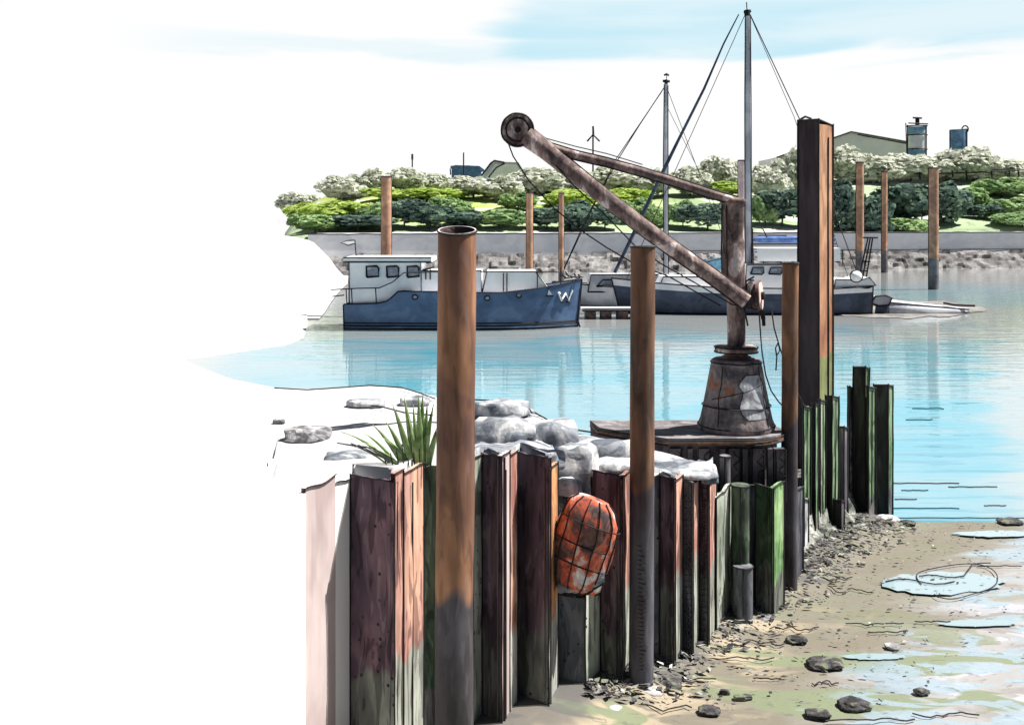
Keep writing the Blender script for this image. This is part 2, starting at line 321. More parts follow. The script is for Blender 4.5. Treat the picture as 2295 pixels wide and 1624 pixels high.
for j in range(70):
    y = 3+j*.27
    r = []
    for i in range(90):
        x = -4+i*.24
        e = 19.9+.25*nv(x*.8)+.1*nv(x*3)
        yy = min(y, e+.25)
        z = .05+.025*nv(x*1.3, y*1.3)+.012*nv(x*5, y*5)
        off = (x-1-(y-12.7)*.75)*.8
        z += .18*max(0, 1-max(off, 0)/.8)
        if y > e: z = -.06
        r.append(Vector((x, yy, z)))
    rows.append(r)
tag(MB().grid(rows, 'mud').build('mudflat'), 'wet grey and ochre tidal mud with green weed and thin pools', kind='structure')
def puddle_mat():
    m = bpy.data.materials.new('shallow_pool'); m.use_nodes = True; b = m.node_tree.nodes['Principled BSDF']
    b.inputs['Base Color'].default_value = (.24, .32, .35, 1); b.inputs['Roughness'].default_value = .08; return m
M['pool'] = puddle_mat()
for k, (u, v, ru, rv, lb) in enumerate([(2110, 1305, 135, 26, 'large pale pool on the mud inside the loop of rope'), (2190, 1395, 85, 8, 'thin pale pool on the mud below the rope loop'), (2230, 1195, 90, 7, 'long pale pool close to the water edge at right'), (1960, 1470, 70, 7, 'small pale pool on the mud beside the flat dark stone')]):
    vs = [G(u+ru*math.cos(a)*(1+.3*nv(math.cos(a)*3, math.sin(a)*3, k*5)), v+rv*math.sin(a)*(1+.4*nv(math.cos(a)*4, math.sin(a)*4, k*3)), .078) for a in [i*2*math.pi/40 for i in range(40)]]
    tag(MB().add(vs, [tuple(range(40))], 'pool').build('pool'), lb, kind='structure')

# ------------------------------------------------------------------ setting: far quay, hill
def qd(u): return 108+(u-700)/1595*17
def qtop(u): return 4.0
US = list(range(700, 2900, 20))
def blk(name, u0, u1, z0, z1, front, back, m, edge=None, jit=0):
    a = MB(); rows = [[], [], [], []]
    for u in range(u0, u1, 12):
        for k, (o, z) in enumerate(((-front[0], z0), (-front[1], z1), (back, z1), (back, z0))):
            dd = qd(u)+o; j = jit*nv(u*.05, k)+jit*.6*nv(u*.2, k) if k < 2 else 0
            rows[k].append(Vector(((u-CX)/F*qd(u), dd+j, z+(j*.5 if k == 1 else 0))))
    rows2 = rows
    a.grid(rows2, m, False)
    if edge:
        a.line([Vector(((u-CX)/F*qd(u), qd(u)-front[1]-.03, z1-.03+.05*nv(u*.03))) for u in range(u0, u1, 15)], edge)
    return a
a = blk('q', 690, 2900, 1.7, 4.0, (0, 0), 6, 'conc', .07)
a.line([Vector(((u-CX)/F*qd(u), qd(u)-.05, 2.05+.06*nv(u*.02))) for u in range(1500, 2700, 15)], .04)
a.grid([[Vector(((u-CX)/F*108, 108, 1.7)), Vector(((u-CX)/F*108, 116, 1.7))] if 0 else [P(690, 490, qd(690))-Vector((0, 0, H-z)), P(690, 490, qd(690)+6)-Vector((0, 0, H-z))] for u, z in ((690, -.5), (690, 4.0))], 'conc', False)
tag(a.build('quay_wall'), 'long pale concrete quay wall across the far side of the harbour', 'quay wall')
# rubble revetment at the foot of the quay: one mass of stone
rows = []
for k in range(9):
    t = k/8; r = []
    for u in range(700, 2900, 6):
        dd = qd(u)-2.4*(1-t)-.05
        p = Vector(((u-CX)/F*qd(u), dd, lerp(-.2, 1.9, t)))
        c = noise.cell(Vector((u*.07, k*.7, 3)))*.35+.35*nv(u*.06, k*.8, 1)
        rows_add = p+Vector((0, -.5*c, .3*c)); r.append(rows_add)
    rows.append(r)
tag(MB().grid(rows, 'revet', False).build('rock_revetment'), 'dark grey rubble stones banked against the foot of the far quay', 'rock revetment', kind='stuff')
vt = [(640, 520), (655, 500), (700, 455), (760, 425), (830, 408), (900, 402), (1000, 408), (1130, 400), (1330, 402), (1500, 402), (1620, 395), (1740, 382), (2000, 374), (2295, 372), (3000, 365)]
vf = [(640, 534), (1000, 531), (1500, 527), (2000, 517), (2295, 514), (3000, 512)]
def hill(u, t):
    d = qd(u)+5+42*t+.0*u
    v = lerp(interp(vf, u), interp(vt, u), t**.85)
    p = P(u, v, d); p.z += .25*nv(p.x*.25, p.y*.25)*min(1, t*4); return p
rows = []
for j in range(26):
    t = j/25; rows.append([hill(u, t) for u in range(640, 3000, 15)])
back = [p+Vector((0, 60, -2)) for p in rows[-1]]; rows.append(back)
rows.insert(0, [Vector((p.x, p.y-.2, -.5)) for p in rows[0]])
for r in rows: r.insert(0, Vector((r[0].x-1.5, r[0].y+.5, -.5)))
def hill_mat():
    m = bpy.data.materials.new('grassy_bank'); m.use_nodes = True; t = m.node_tree; b = t.nodes['Principled BSDF']
    g = N(t, 'ShaderNodeNewGeometry'); sp = N(t, 'ShaderNodeSeparateXYZ'); t.links.new(g.outputs['Position'], sp.inputs[0])
    def nz(sc, off):
        mp = N(t, 'ShaderNodeMapping'); t.links.new(g.outputs['Position'], mp.inputs[0]); mp.inputs['Location'].default_value = (off, off, 0); mp.inputs['Scale'].default_value = (.6, .5, 1)
        n = N(t, 'ShaderNodeTexNoise'); t.links.new(mp.outputs[0], n.inputs[0]); n.inputs['Scale'].default_value = sc; n.inputs['Detail'].default_value = 4; n.inputs['Distortion'].default_value = .8; return n.outputs[0]
    a, c2, d = nz(.16, 0), nz(.2, 30), nz(.7, 60)
    lime = mixc(t, mapr(t, a, .45, .55), (.50, .64, .13), (.62, .72, .30))
    pale = mixc(t, mapr(t, a, .45, .52), (.36, .50, .25), (.50, .62, .38))
    c = mixc(t, mapr(t, sp.outputs[0], 14, 24), lime, pale)
    c = mixc(t, mapr(t, mth(t, 'MULTIPLY_ADD', a, 2, sp.outputs[2]), 5.6, 6.4, 1, 0), c, (.46, .60, .34))
    c = mixc(t, mapr(t, c2, .56, .59), c, (.86, .88, .80))
    c = mixc(t, mapr(t, d, .60, .64, 0, .6), c, (.20, .32, .16))
    c = mixc(t, 1.0, c, (.55, .55, .55), 'MULTIPLY')
    t.links.new(c, b.inputs['Base Color']); b.inputs['Roughness'].default_value = .9; return m
M['hill'] = hill_mat()
tag(MB().grid(rows, 'hill').build('hill'), 'grassy lime green bank rising behind the far quay', kind='structure')

# ------------------------------------------------------------------ setting: near bank of white fill
fartab = [(-1500, 560), (-400, 580), (0, 640), (300, 745), (430, 815), (520, 850), (615, 868), (720, 872), (830, 865), (910, 870), (975, 890), (1070, 905), (1140, 900), (1190, 915), (1250, 955), (1345, 985), (1480, 1010), (1560, 1035), (1620, 1060)]
# sheet-pile wall: (u0, u1, depth at u0, depth at u1, top v, material, pile number)
WALL = [(600, 685, 9.85, 10.25, 1118, 'palew', 0), (685, 752, 10.25, 10.75, 1080, 'pale', 0), (752, 785, 10.75, 11.0, 1078, 'palew', 0),
 (785, 885, 11.0, 10.7, 1072, 'plum', 1), (885, 905, 10.7, 10.85, 1056, 'redst', 1), (905, 950, 10.85, 11.35, 1050, 'redst', 1),  # dark faces carry shade, red and pale ones sunlight, put into the colours
 (950, 985, 11.35, 11.4, 1046, 'dkgreen', 2), (985, 1060, 11.4, 11.5, 1040, 'slate', 2), (1060, 1080, 11.5, 11.75, 1022, 'grgr', 2),
 (1080, 1125, 11.75, 11.5, 1020, 'plum', 3), (1125, 1143, 11.5, 11.75, 1015, 'pale', 3), (1143, 1160, 11.75, 12.0, 1015, 'redst', 3),
 (1160, 1230, 12.2, 11.9, 1020, 'plum', 4), (1230, 1250, 11.9, 12.35, 1042, 'orst', 4),
 (1250, 1312, 12.6, 12.45, 1335, 'slate', 5), (1312, 1345, 12.45, 12.8, 1300, 'grgr', 5),
 (1325, 1390, 12.95, 12.6, 1060, 'plum', 6), (1390, 1414, 12.6, 13.1, 1064, 'redst', 6),
 (1414, 1478, 13.3, 13.35, 1066, 'slate', 7), (1478, 1510, 13.35, 13.2, 1070, 'plum', 7), (1510, 1530, 13.2, 13.6, 1072, 'redst', 7),
 (1530, 1550, 13.6, 13.5, 1080, 'slate', 8), (1550, 1566, 13.5, 13.9, 1078, 'redst', 8), (1566, 1586, 13.95, 13.85, 1078, 'plum', 9), (1586, 1605, 13.85, 14.4, 1078, 'redst', 9),
 (1605, 1640, 14.3, 15.1, 1098, 'grgr', 10), (1640, 1692, 15.2, 15.3, 1088, 'slate', 10), (1692, 1730, 15.2, 14.95, 1090, 'dkgreen', 11), (1730, 1757, 14.95, 15.4, 1086, 'green', 11),
 (1757, 1800, 16.0, 16.6, 1100, 'slate', 12)]
def wd(u):
    for f in WALL:
        if f[0] <= u < f[1]: return lerp(f[2], f[3], (u-f[0])/(f[1]-f[0]))
    return 16
def bankcol(u, dn, zn, zf=2.45, amp=.1, rows=26):
    vfar = interp(fartab, u); df = (H-zf)*F/(vfar-HZ); df = max(df, dn+.4)
    out = [Vector(((u-CX)/F*dn, dn, -.4 if u > 601 else 1.0))]
    for j in range(rows):
        t = j/(rows-1); t2 = t**(1. if u > 620 else 1.6); d = lerp(dn, df, t2); x = (u-CX)/F*d
        kb = max(0, min(1, (u-700)/200)); z = lerp(lerp(3.06, zf, max(0, min(1, (d-11)/3))), lerp(zn, zf, min(1, t*1.4)), kb) + amp*(nv(x*1.1, d*1.1)+.5*nv(x*3, d*3))*min(1, t*5+.1)*(1-.7*t)
        out.append(Vector((x, d, z)))
    for k, (e, zz) in enumerate(((.5, zf-.45), (1.4, zf-1.4), (3.2, -.4))):
        x = (u-CX)/F*df; out.append(Vector((x, df+e, zz)))
    return out
cA = [bankcol(u, 3.5, 2.45, amp=.0) for u in list(range(-1400, 600, 40))+[580, 590, 601]]
cB = []
for u in [601]+list(range(606, 1606, 8)):
    d = max(wd(u)+(.1 if u < 790 else .35), 9.9); zn = interp([(620, 2.95), (785, 2.93), (885, 2.98), (1000, 3.03), (1080, 3.0), (1160, 2.95), (1240, 2.85), (1260, 2.2), (1310, 2.2), (1335, 2.45), (1420, 2.45), (1600, 2.2), (1620, 2.1)], u)
    cB.append(bankcol(u, d, zn, zf=2.45 if u < 1250 else lerp(2.45, 2.25, (u-1250)/370), amp=.14 if u > 1000 else .06*max(0, min(1, (u-640)/200))))
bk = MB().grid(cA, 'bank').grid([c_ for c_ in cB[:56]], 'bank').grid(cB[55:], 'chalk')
e = [p for p in cA[-1] if p.y < 10.8]; bk.grid([e, [Vector((p.x, p.y, -.5)) for p in e]], 'bank')
tag(bk.build('chalk_bank'), 'bright white chalky fill behind the sheet piling', kind='structure')

# ------------------------------------------------------------------ sheet-pile wall
t = thing('sheet_pile_wall', 'rusty plum and red corrugated sheet-pile wall holding back the white fill', 'sheet-pile wall', G(1250, 1600))
for k in range(13):
    a = MB()
    for (u0, u1, d0, d1, v, m, kk) in [f for f in WALL if f[6] == k]:
        zt = P(0, v, (d0+d1)/2).z
        p0 = P(u0, 490, d0); p1 = P(u1, 490, d1); n = (p1-p0).cross(Vector((0, 0, 1))).normalized()
        if n.y > 0: n = -n
        seg = 7; top = []
        # front sheet with slightly dented surface and ragged top
        rows = []
        for i in range(seg+1):
            col = []
            q = p0.lerp(p1, i/seg)
            for j in range(15):
                z = lerp(-.3, zt+.03*nv(q.x*9, k), j/14)
                dn = .025*nv(q.x*2.5+k, z*1.5, k)*math.sin(math.pi*i/seg)
                col.append(Vector((q.x, q.y, z))+n*dn)
            rows.append(col)
        a.grid(rows, m)
        th = .05
        a.grid([[r[-1] for r in rows], [r[-1]-n*th for r in rows]], m, False)     # plate thickness on top
        a.grid([[r[-1]-n*th for r in rows], [Vector((r[0].x, r[0].y, -.3))-n*th for r in rows]], m, False)
        for q in ((p0, p1) if k else (p1,) if u0 in (620, 752) else ()):
            a.line([Vector((q.x+.008*nv(z*2, q.x), q.y-.012, z)) for z in [lerp(-.3, zt, i/9) for i in range(10)]], px(1.7, q.y))
        if u0 > 640: a.line([r[-1]+n*.01+Vector((0, 0, .005)) for r in rows], px(1.8, p0.y))
    if k in (1, 3):       # interlock ribs
        for uu in ((905, 925) if k == 1 else (1134,)):
            q = P(uu, 490, wd(uu)-.03); a.line([Vector((q.x, q.y, z)) for z in (-.3, 1, 2, 2.85)], .008)
    if k in (8, 9):       # rungs of rust between the narrow flanges
        uu = 1541 if k == 8 else 1576
        for i in range(26):
            z = 2.1-i*.075; q = P(uu, 490, wd(uu)-.05); a.line([Vector((q.x-.045, q.y, z)), Vector((q.x+.045, q.y, z+.01*nv(i*.7)))], .006)
    o = a.build('sheet_pile', t)
    lb = {0: 'bleached pale pink sheet pile at the left end', 5: 'short cut-off slate sheet pile under the red netting', 11: 'sheet pile bright green with weed'}.get(k)
    if lb: o['label'] = lb

# ------------------------------------------------------------------ round steel piles
def round_pile(u, vtop, d, wpx, m, label, hollow=True, zb=-.6, lean=0, slant=0):
    r = px(wpx/2, d); zt = P(u, vtop, d).z; x = (u-CX)/F*d
    t = thing('steel_pile', label, 'steel pile', (x, d, 0), 'tall round steel piles in front of the sheet piling')
    a = MB(); pr = []
    for i in range(13):
        z = lerp(zb, zt, i/12); pr.append(Vector((x+lean*(zt-z)+.01*nv(z*.7, u), d, z)))
    a.tube(pr[:-1]+[pr[-1]-Vector((0, 0, slant+.01))], r, m, 40, caps=False, wob=.02)
    sl = lambda y: slant*y/r*(1 if y > 0 else 1)
    n = 40; cc_ = pr[-1]
    a.grid([[cc_+Vector((r*math.cos(w), r*math.sin(w), z_)) for w in [2*math.pi*k/n for k in range(n+1)]] for z_ in (-slant-.012,)]+[[cc_+Vector((r*math.cos(w), r*math.sin(w), sl(r*math.sin(w)))) for w in [2*math.pi*k/n for k in range(n+1)]]], m)
    a.tube([pr[-1]+Vector((0, 0, -.6)), pr[-1]-Vector((0, 0, slant+.02))], r*.93, 'cranedk', 32, caps=False)
    n = 40; c = pr[-1]
    ring = [[c+Vector((rr*math.cos(2*math.pi*k/n), rr*math.sin(2*math.pi*k/n), sl(rr*math.sin(2*math.pi*k/n)))) for k in range(n+1)] for rr in (r, r*.93)]
    a.grid([ring[1], [Vector((p.x, p.y, c.z-slant-.02)) for p in ring[1]]], 'cranedk')
    a.grid(ring, 'peel', False); o = a.build('pile_tube', t)
    b = MB(); b.tube([c+Vector(((r+.004)*math.cos(2*math.pi*k/n), (r+.004)*math.sin(2*math.pi*k/n), -.012+.008*nv(k*.6)+sl((r+.004)*math.sin(2*math.pi*k/n)))) for k in range(n+1)], px(1.7, d), 'ink', 4, caps=False)
    b.build('rim', t)
    b = MB(); b.add([pr[-1]+Vector((r*.93*math.cos(2*math.pi*k/24), r*.93*math.sin(2*math.pi*k/24), -.07-slant)) for k in range(24)], [tuple(range(24))], 'cranedk'); b.build('cap_plate', t)
    return t, x, r
t1, x1, r1 = round_pile(1024, 515, 9.7, 86, 'rust', 'thickest round rusty steel pile, nearest the viewer at the left of the piling', lean=-.006, slant=.034)
t2, x2, r2 = round_pile(1441, 551, 12.75, 55, 'rust2', 'middle round rusty steel pile left of the crane column', lean=-.004)
a = MB()
for i in range(30):
    z = 1.75-i*.055*(1-.004*i); w0 = -2.4+.2*nv(i*.9); w1 = w0+.9+.5*nv(i*.5)
    a.line([Vector((x2+(r2+.004)*math.cos(w), 12.75+(r2+.004)*math.sin(w), z-.02*abs(w-w0))) for w in [lerp(w0, w1, q/6) for q in range(7)]], .005)
a.build('weld_ridges', t2)
round_pile(1771, 588, 16.0, 36, 'rust2', 'thinnest round rusty steel pile beside the tall square pile', lean=-.003)

# tall square box pile
d = 19.6; c = P(1826, 490, d); zt = P(0, 270, d).z
t = thing('box_pile', 'tall square pile, coloured dark for shade on its left face and orange for sun on its right', 'box pile', (c.x, c.y, 0))
rz = R(60); ax = Vector((math.cos(rz), math.sin(rz), 0)); ay = Vector((-math.sin(rz), math.cos(rz), 0))
def corner(w, dd): return Vector((c.x, c.y, 0))
e0 = P(1835, 490, d-.2); e0.z = 0
lft = Vector((P(1788, 490, d).x, d+.02, 0)); rgt = P(1867, 490, d+.15); rgt.z = 0; bck = lft+rgt-e0+Vector((0, .2, 0))
a = MB()
def wallq(a, p, q, z0, z1, m, n=14):
    a.grid([[Vector((lerp(p.x, q.x, i/4), lerp(p.y, q.y, i/4), lerp(z0, z1, j/n))) for j in range(n+1)] for i in range(5)], m, False)
wallq(a, lft, e0, -.5, zt, 'shadepile'); a.build('shaded_face', t)  # shade put into the left face colour, sun into the right one
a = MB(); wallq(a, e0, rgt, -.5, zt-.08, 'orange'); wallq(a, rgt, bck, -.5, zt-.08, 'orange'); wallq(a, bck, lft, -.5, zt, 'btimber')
a.add([lft+Vector((0, 0, zt)), e0+Vector((0, 0, zt)), rgt+Vector((0, 0, zt-.08)), bck+Vector((0, 0, zt-.04))], [(0, 1, 2, 3)], 'gytimber'); a.build('sunlit_rusty_face', t)
a = MB()
for q, zz in ((lft, zt), (e0, zt+.02), (rgt, zt-.05), (e0.lerp(rgt, .66), zt-.3)):
    a.line([Vector((q.x+.01*nv(z*.8, q.x), q.y-.015, z)) for z in [lerp(0.2, zz, i/12) for i in range(13)]], px(1.6, d))
a.line([lft+Vector((0, 0, zt)), e0+Vector((0, 0, zt)), rgt+Vector((0, 0, zt-.08)), bck+Vector((0, 0, zt-.04)), lft+Vector((0, 0, zt))], px(2, d))
a.line([lft+Vector((.02, 0, zt)), lft+Vector((.14, 0, zt+.07)), lft+Vector((.25, 0, zt+.03))], px(2.5, d))
a.build('edge_seam', t)

# ------------------------------------------------------------------ crane platform
dc = 16.2; zp = 2.40
t = thing('crane_platform', 'dark steel platform with a rusty rim carrying the harbour crane', 'platform', (3.0, dc, 0))
cx = (1650-CX)/F*dc
def plat(z0, z1, grow, m, a):
    r = .70+grow; pts = []
    for k in range(17):
        w = -math.pi/2+math.pi*k/16; pts.append(Vector((cx+r*math.cos(w)*.95, dc+r*math.sin(w), z0)))
    xl = (1345-CX)/F*dc; pts += [Vector((xl-.1, dc+r, z0)), Vector((xl-grow, dc+.1-grow*.5, z0)), Vector((xl+.9, dc-r, z0))]
    a.prism(pts, (0, 0, z1-z0), m); return pts
a = MB(); plat(zp-.05, zp, 0, 'deck', a); a.build('deck', t)
a = MB(); pts = plat(zp-.09, zp-.055, .03, 'deckrim', a); a.line([p+Vector((0, -.005, .067)) for p in pts]+[pts[0]+Vector((0, 0, .067))], px(1.6, dc)); a.line([p+Vector((0, -.005, -.005)) for p in pts], px(1.8, dc)); a.build('deck_rim', t)
a = MB(); plat(1.0, zp-.095, -.09, 'skirt', a)
for i, u in enumerate((1498, 1530, 1560, 1600, 1625, 1648, 1676, 1702, 1722)):
    x = (u-CX)/F*dc; yy = dc-.64
    a.box((x, yy, 1.8), (.07 if i % 2 else .15, .1, .9), 'skirt'); a.line([Vector((x+.08, yy-.06, 2.24)), Vector((x+.08+.02*nv(i), yy-.06, 1.5))], px(1.7, dc))
    if i % 2 == 0: a.line([Vector((x+.03+.05*math.sin(j*1.7+i), yy-.07, 2.22-j*.05)) for j in range(11)], px(1.2, dc))
a.build('skirt', t)
a = MB()
for x, y in ((cx-.45, dc-.3), (cx+.4, dc-.3), (cx-.45, dc+.4), (cx+.4, dc+.4), (cx-1.4, dc+.3)):
    b = MB(); b.tube([(x, y, -.4), (x, y, zp-.13)], .13, 'skirt', 12); b.build('leg', t)
# posts standing in front of the platform
def stub(u, v0, v1, wp, m, label, d, cap='stonew'):
    p = P(u, v0, d); q = P(u, v1, d); r = px(wp/2, d)
    a = MB(); a.tube([Vector((p.x, d, q.z-.4)), Vector((p.x, d, lerp(q.z, p.z, .5))), Vector((p.x, d, p.z))], r, m, 20, wob=.03, caps=True)
    a.line([Vector((p.x+(r+.003)*math.cos(w), d+(r+.003)*math.sin(w), p.z-.01)) for w in [i*2*math.pi/20 for i in range(21)]], px(1.8, d))
    a.line([Vector((p.x-r*.2, d-r-.003, p.z)), Vector((p.x-r*.15, d-r-.003, q.z))], px(1.3, d))
    return tag(a.build('timber_post', origin=(p.x, d, 0)), label, 'post')
stub(1659, 1085, 1300, 40, 'dkgreen', 'dark weedy post between the grey-green and dark green sheet piles', 14.9)
stub(1665, 1266, 1372, 44, 'slate', 'short fat slate-blue post standing on the mud below the crane', 14.75)
stub(1625, 1020, 1090, 24, 'gytimber', 'grey post head under the crane platform rim', 15.3)

# ------------------------------------------------------------------ crane
t = thing('harbour_crane', 'rusty hand-cranked jib crane with a cone-shaped pedestal', 'crane', (cx, dc, zp))
s = dc/F
a = MB(); prof = [(84*s, 0), (86*s, .06), (80*s, .16), (74*s, .34), (66*s, .62), (56*s, .98), (55*s, 1.02), (50*s, 1.04), (34*s, 1.045)]
a.lathe((cx, dc, zp), prof, 'cone', 48)
for rr, z in ((85.5*s, .07), (76*s, .36), (56.5*s, .99)):
    a.line([Vector((cx+rr*math.cos(w), dc+rr*math.sin(w), zp+z+.012*nv(w*2, z*9))) for w in [i*2*math.pi/40 for i in range(41)]], px(1.5, dc))
def onc(w, z, o=.004):
    r = interp([(p[1], p[0]) for p in prof], z)+o; return Vector((cx+r*math.cos(w), dc+r*math.sin(w), zp+z))
a.line([onc(-2.3+.1*nv(z*3), z) for z in (.1, .3, .5, .7, .95)], px(1.2, dc)); a.line([onc(-.8, z) for z in (.1, .3, .5, .7, .95)], px(1.2, dc))
a.line([onc(w, .5+.12*(w+2.4)) for w in [-2.6+i*.16 for i in range(13)]], px(1, dc))
a.build('pedestal', t)
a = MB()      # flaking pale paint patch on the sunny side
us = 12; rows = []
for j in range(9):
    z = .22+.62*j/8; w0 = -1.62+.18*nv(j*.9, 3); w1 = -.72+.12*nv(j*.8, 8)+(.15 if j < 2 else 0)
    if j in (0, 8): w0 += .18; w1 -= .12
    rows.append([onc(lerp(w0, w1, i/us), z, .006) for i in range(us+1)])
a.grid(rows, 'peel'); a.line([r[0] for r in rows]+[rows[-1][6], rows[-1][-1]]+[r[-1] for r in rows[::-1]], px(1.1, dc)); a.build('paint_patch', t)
a = MB(); a.lathe((cx, dc, zp), [(34*s, 1.046), (33*s, 1.07), (26*s, 1.09), (28*s, 1.13)], 'cranedk', 32); a.lathe((cx, dc, zp), [(44*s, 1.131), (48*s, 1.15), (48*s, 1.20), (43*s, 1.225), (28*s, 1.23)], 'crane', 36)
for z in (1.14, 1.21): a.line([Vector((cx+48.5*s*math.cos(w), dc+48.5*s*math.sin(w), zp+z)) for w in [i*2*math.pi/30 for i in range(31)]], px(1.5, dc))
a.build('flange', t)
def Q(u, v, dd=0.): return P(u, v, dc+dd)
a = MB(); a.tube([Q(1650, 784), Q(1650, 740), Q(1650, 700), Q(1648, 660)], 20*s, 'crane', 24, wob=.05); a.tube([Q(1646, 668), Q(1644, 600), Q(1643, 520), Q(1643, 452)], 25*s, 'crane', 24, wob=.04)
a.line([Q(1619, 662, -.03), Q(1617, 560, -.03), Q(1618, 456, -.03)], px(1.5, dc)); a.line([Q(1669, 662, -.02), Q(1668, 560, -.02), Q(1669, 452, -.02)], px(1.3, dc)); a.line([Q(1631, 660, -.12), Q(1629, 560, -.13), Q(1628, 460, -.12)], px(1., dc))
a.build('column', t)
a = MB(); a.lathe(Q(1643, 458), [(25*s, 0), (29*s, .02), (29*s, .07), (24*s, .085)], 'cranedk', 28); a.build('column_cap', t)
fr = -.28
a = MB(); pts = [(1672, 676), (1600, 622), (1520, 566), (1440, 508), (1360, 446), (1290, 390), (1225, 338), (1180, 305)]
a.tube([Q(u, v, fr*(1-i/9)) for i, (u, v) in enumerate(pts)], [17*s, 17*s, 17.5*s, 18.5*s, 19.5*s, 20*s, 21*s, 24*s], 'crane', 20, wob=.06)
off = lambda o: [Q(u+o*.55, v-o*.83, fr*(1-i/9)-.03) for i, (u, v) in enumerate(pts)]
a.line(off(18), px(1.5, dc)); a.line(off(-18), px(1.6, dc))
a.build('jib', t)
a = MB()
pts2 = [(1655, 452), (1600, 436), (1520, 410), (1440, 386), (1360, 364), (1290, 348), (1225, 328), (1190, 305)]
a.tube([Q(u, v, -.1) for u, v in pts2], [11*s, 11*s, 11.5*s, 12*s, 12*s, 12*s, 12*s, 14*s], 'crane', 16, wob=.1, flat=.8)
for o in (11, -11): a.line([Q(u, v-o, -.12) for u, v in pts2], px(1.5, dc))
a.line([Q(u, v-17-3*math.sin(i), -.12) for i, (u, v) in enumerate(pts2[3:])], px(1.2, dc))
a.build('tie_beam', t)
a = MB()
hc = Q(1160, 293, 0)
for k, (yy, rr) in enumerate(((-.13, 36), (-.05, 31), (.05, 31), (.13, 36))):
    a.tube([hc+Vector((0, yy, 0)), hc+Vector((0, yy+.07, 0))], rr*s, 'crane', 28)
for rr in (36.5, 26): a.line([hc+Vector((rr*s*math.cos(w)-.01*nv(w, rr), -.14, rr*s*1.02*math.sin(w)+.01*nv(w*2, rr))) for w in [i*2*math.pi/30 for i in range(31)]], px(1.8, dc))
a.tube([hc+Vector((0, -.17, 0)), hc+Vector((0, .2, 0))], 7*s, 'ink', 12)
a.build('jib_head', t)
a = MB(); 
a.tube([Q(1135, 310, -.05), Q(1150, 350, -.05), Q(1185, 405, -.1), Q(1240, 465, -.15), Q(1300, 515, -.2), Q(1360, 555, -.25), Q(1420, 590, -.25), Q(1500, 620, -.3), Q(1570, 660, -.3), Q(1615, 685, -.3)], px(1.6, dc), 'ink', 5)
a.tube([Q(1240, 365, -.2), Q(1290, 420, -.25), Q(1350, 475, -.28), Q(1420, 548, -.3), Q(1480, 590, -.3), Q(1560, 635, -.3), Q(1640, 682, -.3), Q(1700, 694, -.3)], px(1.5, dc), 'ink', 5)
a.tube([Q(1245, 372, -.2), Q(1330, 440, -.2), Q(1440, 505, -.2), Q(1560, 590, -.25), Q(1655, 660, -.25)], px(1.2, dc), 'ink', 5)
a.build('hoist_cable', t)
# winch on the right of the column
wn = Vector((.93, -.36, .05)).normalized(); wc = Q(1702, 663, -.12)
a = MB(); a.tube([wc-wn*.28, wc-wn*.03], 27*s, 'cranedk', 28); a.tube([wc-wn*.30, wc-wn*.26], 34*s, 'skirt', 28); a.tube([wc-wn*.14, wc-wn*.10], 34*s, 'skirt', 28)
for k in range(6): a.tube([wc-wn*(.24-.02*k), wc-wn*(.232-.02*k)], 28.5*s, 'ink', 24)
a.build('winch_drum', t)
a = MB(); a.tube([wc-wn*.03, wc+wn*.02], 35*s, 'cranedk', 32); a.tube([wc+wn*.02, wc+wn*.03], 31*s, 'pinkd', 32); a.tube([wc+wn*.03, wc+wn*.07], 9*s, 'ink', 16); a.build('winch_disc', t)
a = MB(); a.tube([Q(1650, 664, -.05), wc-wn*.25], 12*s, 'cranedk', 12); a.line([Q(1672, 690, -.15), Q(1672, 628, -.15), Q(1690, 628, -.15)], px(2, dc)); a.line([Q(1672, 630, -.15), Q(1690, 620, -.15)], px(2, dc)); a.line([Q(1668, 690, -.15), Q(1676, 730, -.15)], px(2, dc)); a.build('winch_bracket', t)
a = MB(); a.tube([Q(1707, 695, -.2), Q(1711, 715, -.2)], 5*s, 'ink', 8); a.tube([Q(1711, 712, -.2), Q(1712, 730, -.2)], 4*s, 'ink', 8); a.build('hook', t)
a = MB(); a.tube([Q(1701, 695, -.2), Q(1704, 740, -.2), Q(1708, 790, -.2), Q(1716, 840, -.2), Q(1728, 875, -.1), Q(1745, 900, 0), Q(1757, 912, .1)], px(1.6, dc), 'rope', 6)
tag(a.build('rope', origin=Q(1757, 912)), 'dark rope hanging from the winch down to the thinnest steel pile', 'rope')
a = MB(); a.tube([Q(1729, 692, -.1), Q(1735, 735, -.1), Q(1748, 780, 0), Q(1768, 835, .2), Q(1786, 875, .5), Q(1800, 905, 1.0), Q(1808, 914, 1.6)], px(1.6, dc), 'rope', 6)
a.tube([Q(1744, 768, -.02), Q(1738, 780, -.02), Q(1741, 800, -.02), Q(1739, 830, -.02)], px(1.6, dc), 'rope', 6); a.tube([Q(1744, 768, -.02), Q(1748, 785, -.02), Q(1742, 795, -.02)], px(1.6, dc), 'rope', 6)
tag(a.build('rope', origin=Q(1808, 914)), 'knotted dark rope slanting from the winch to the green piles', 'rope')

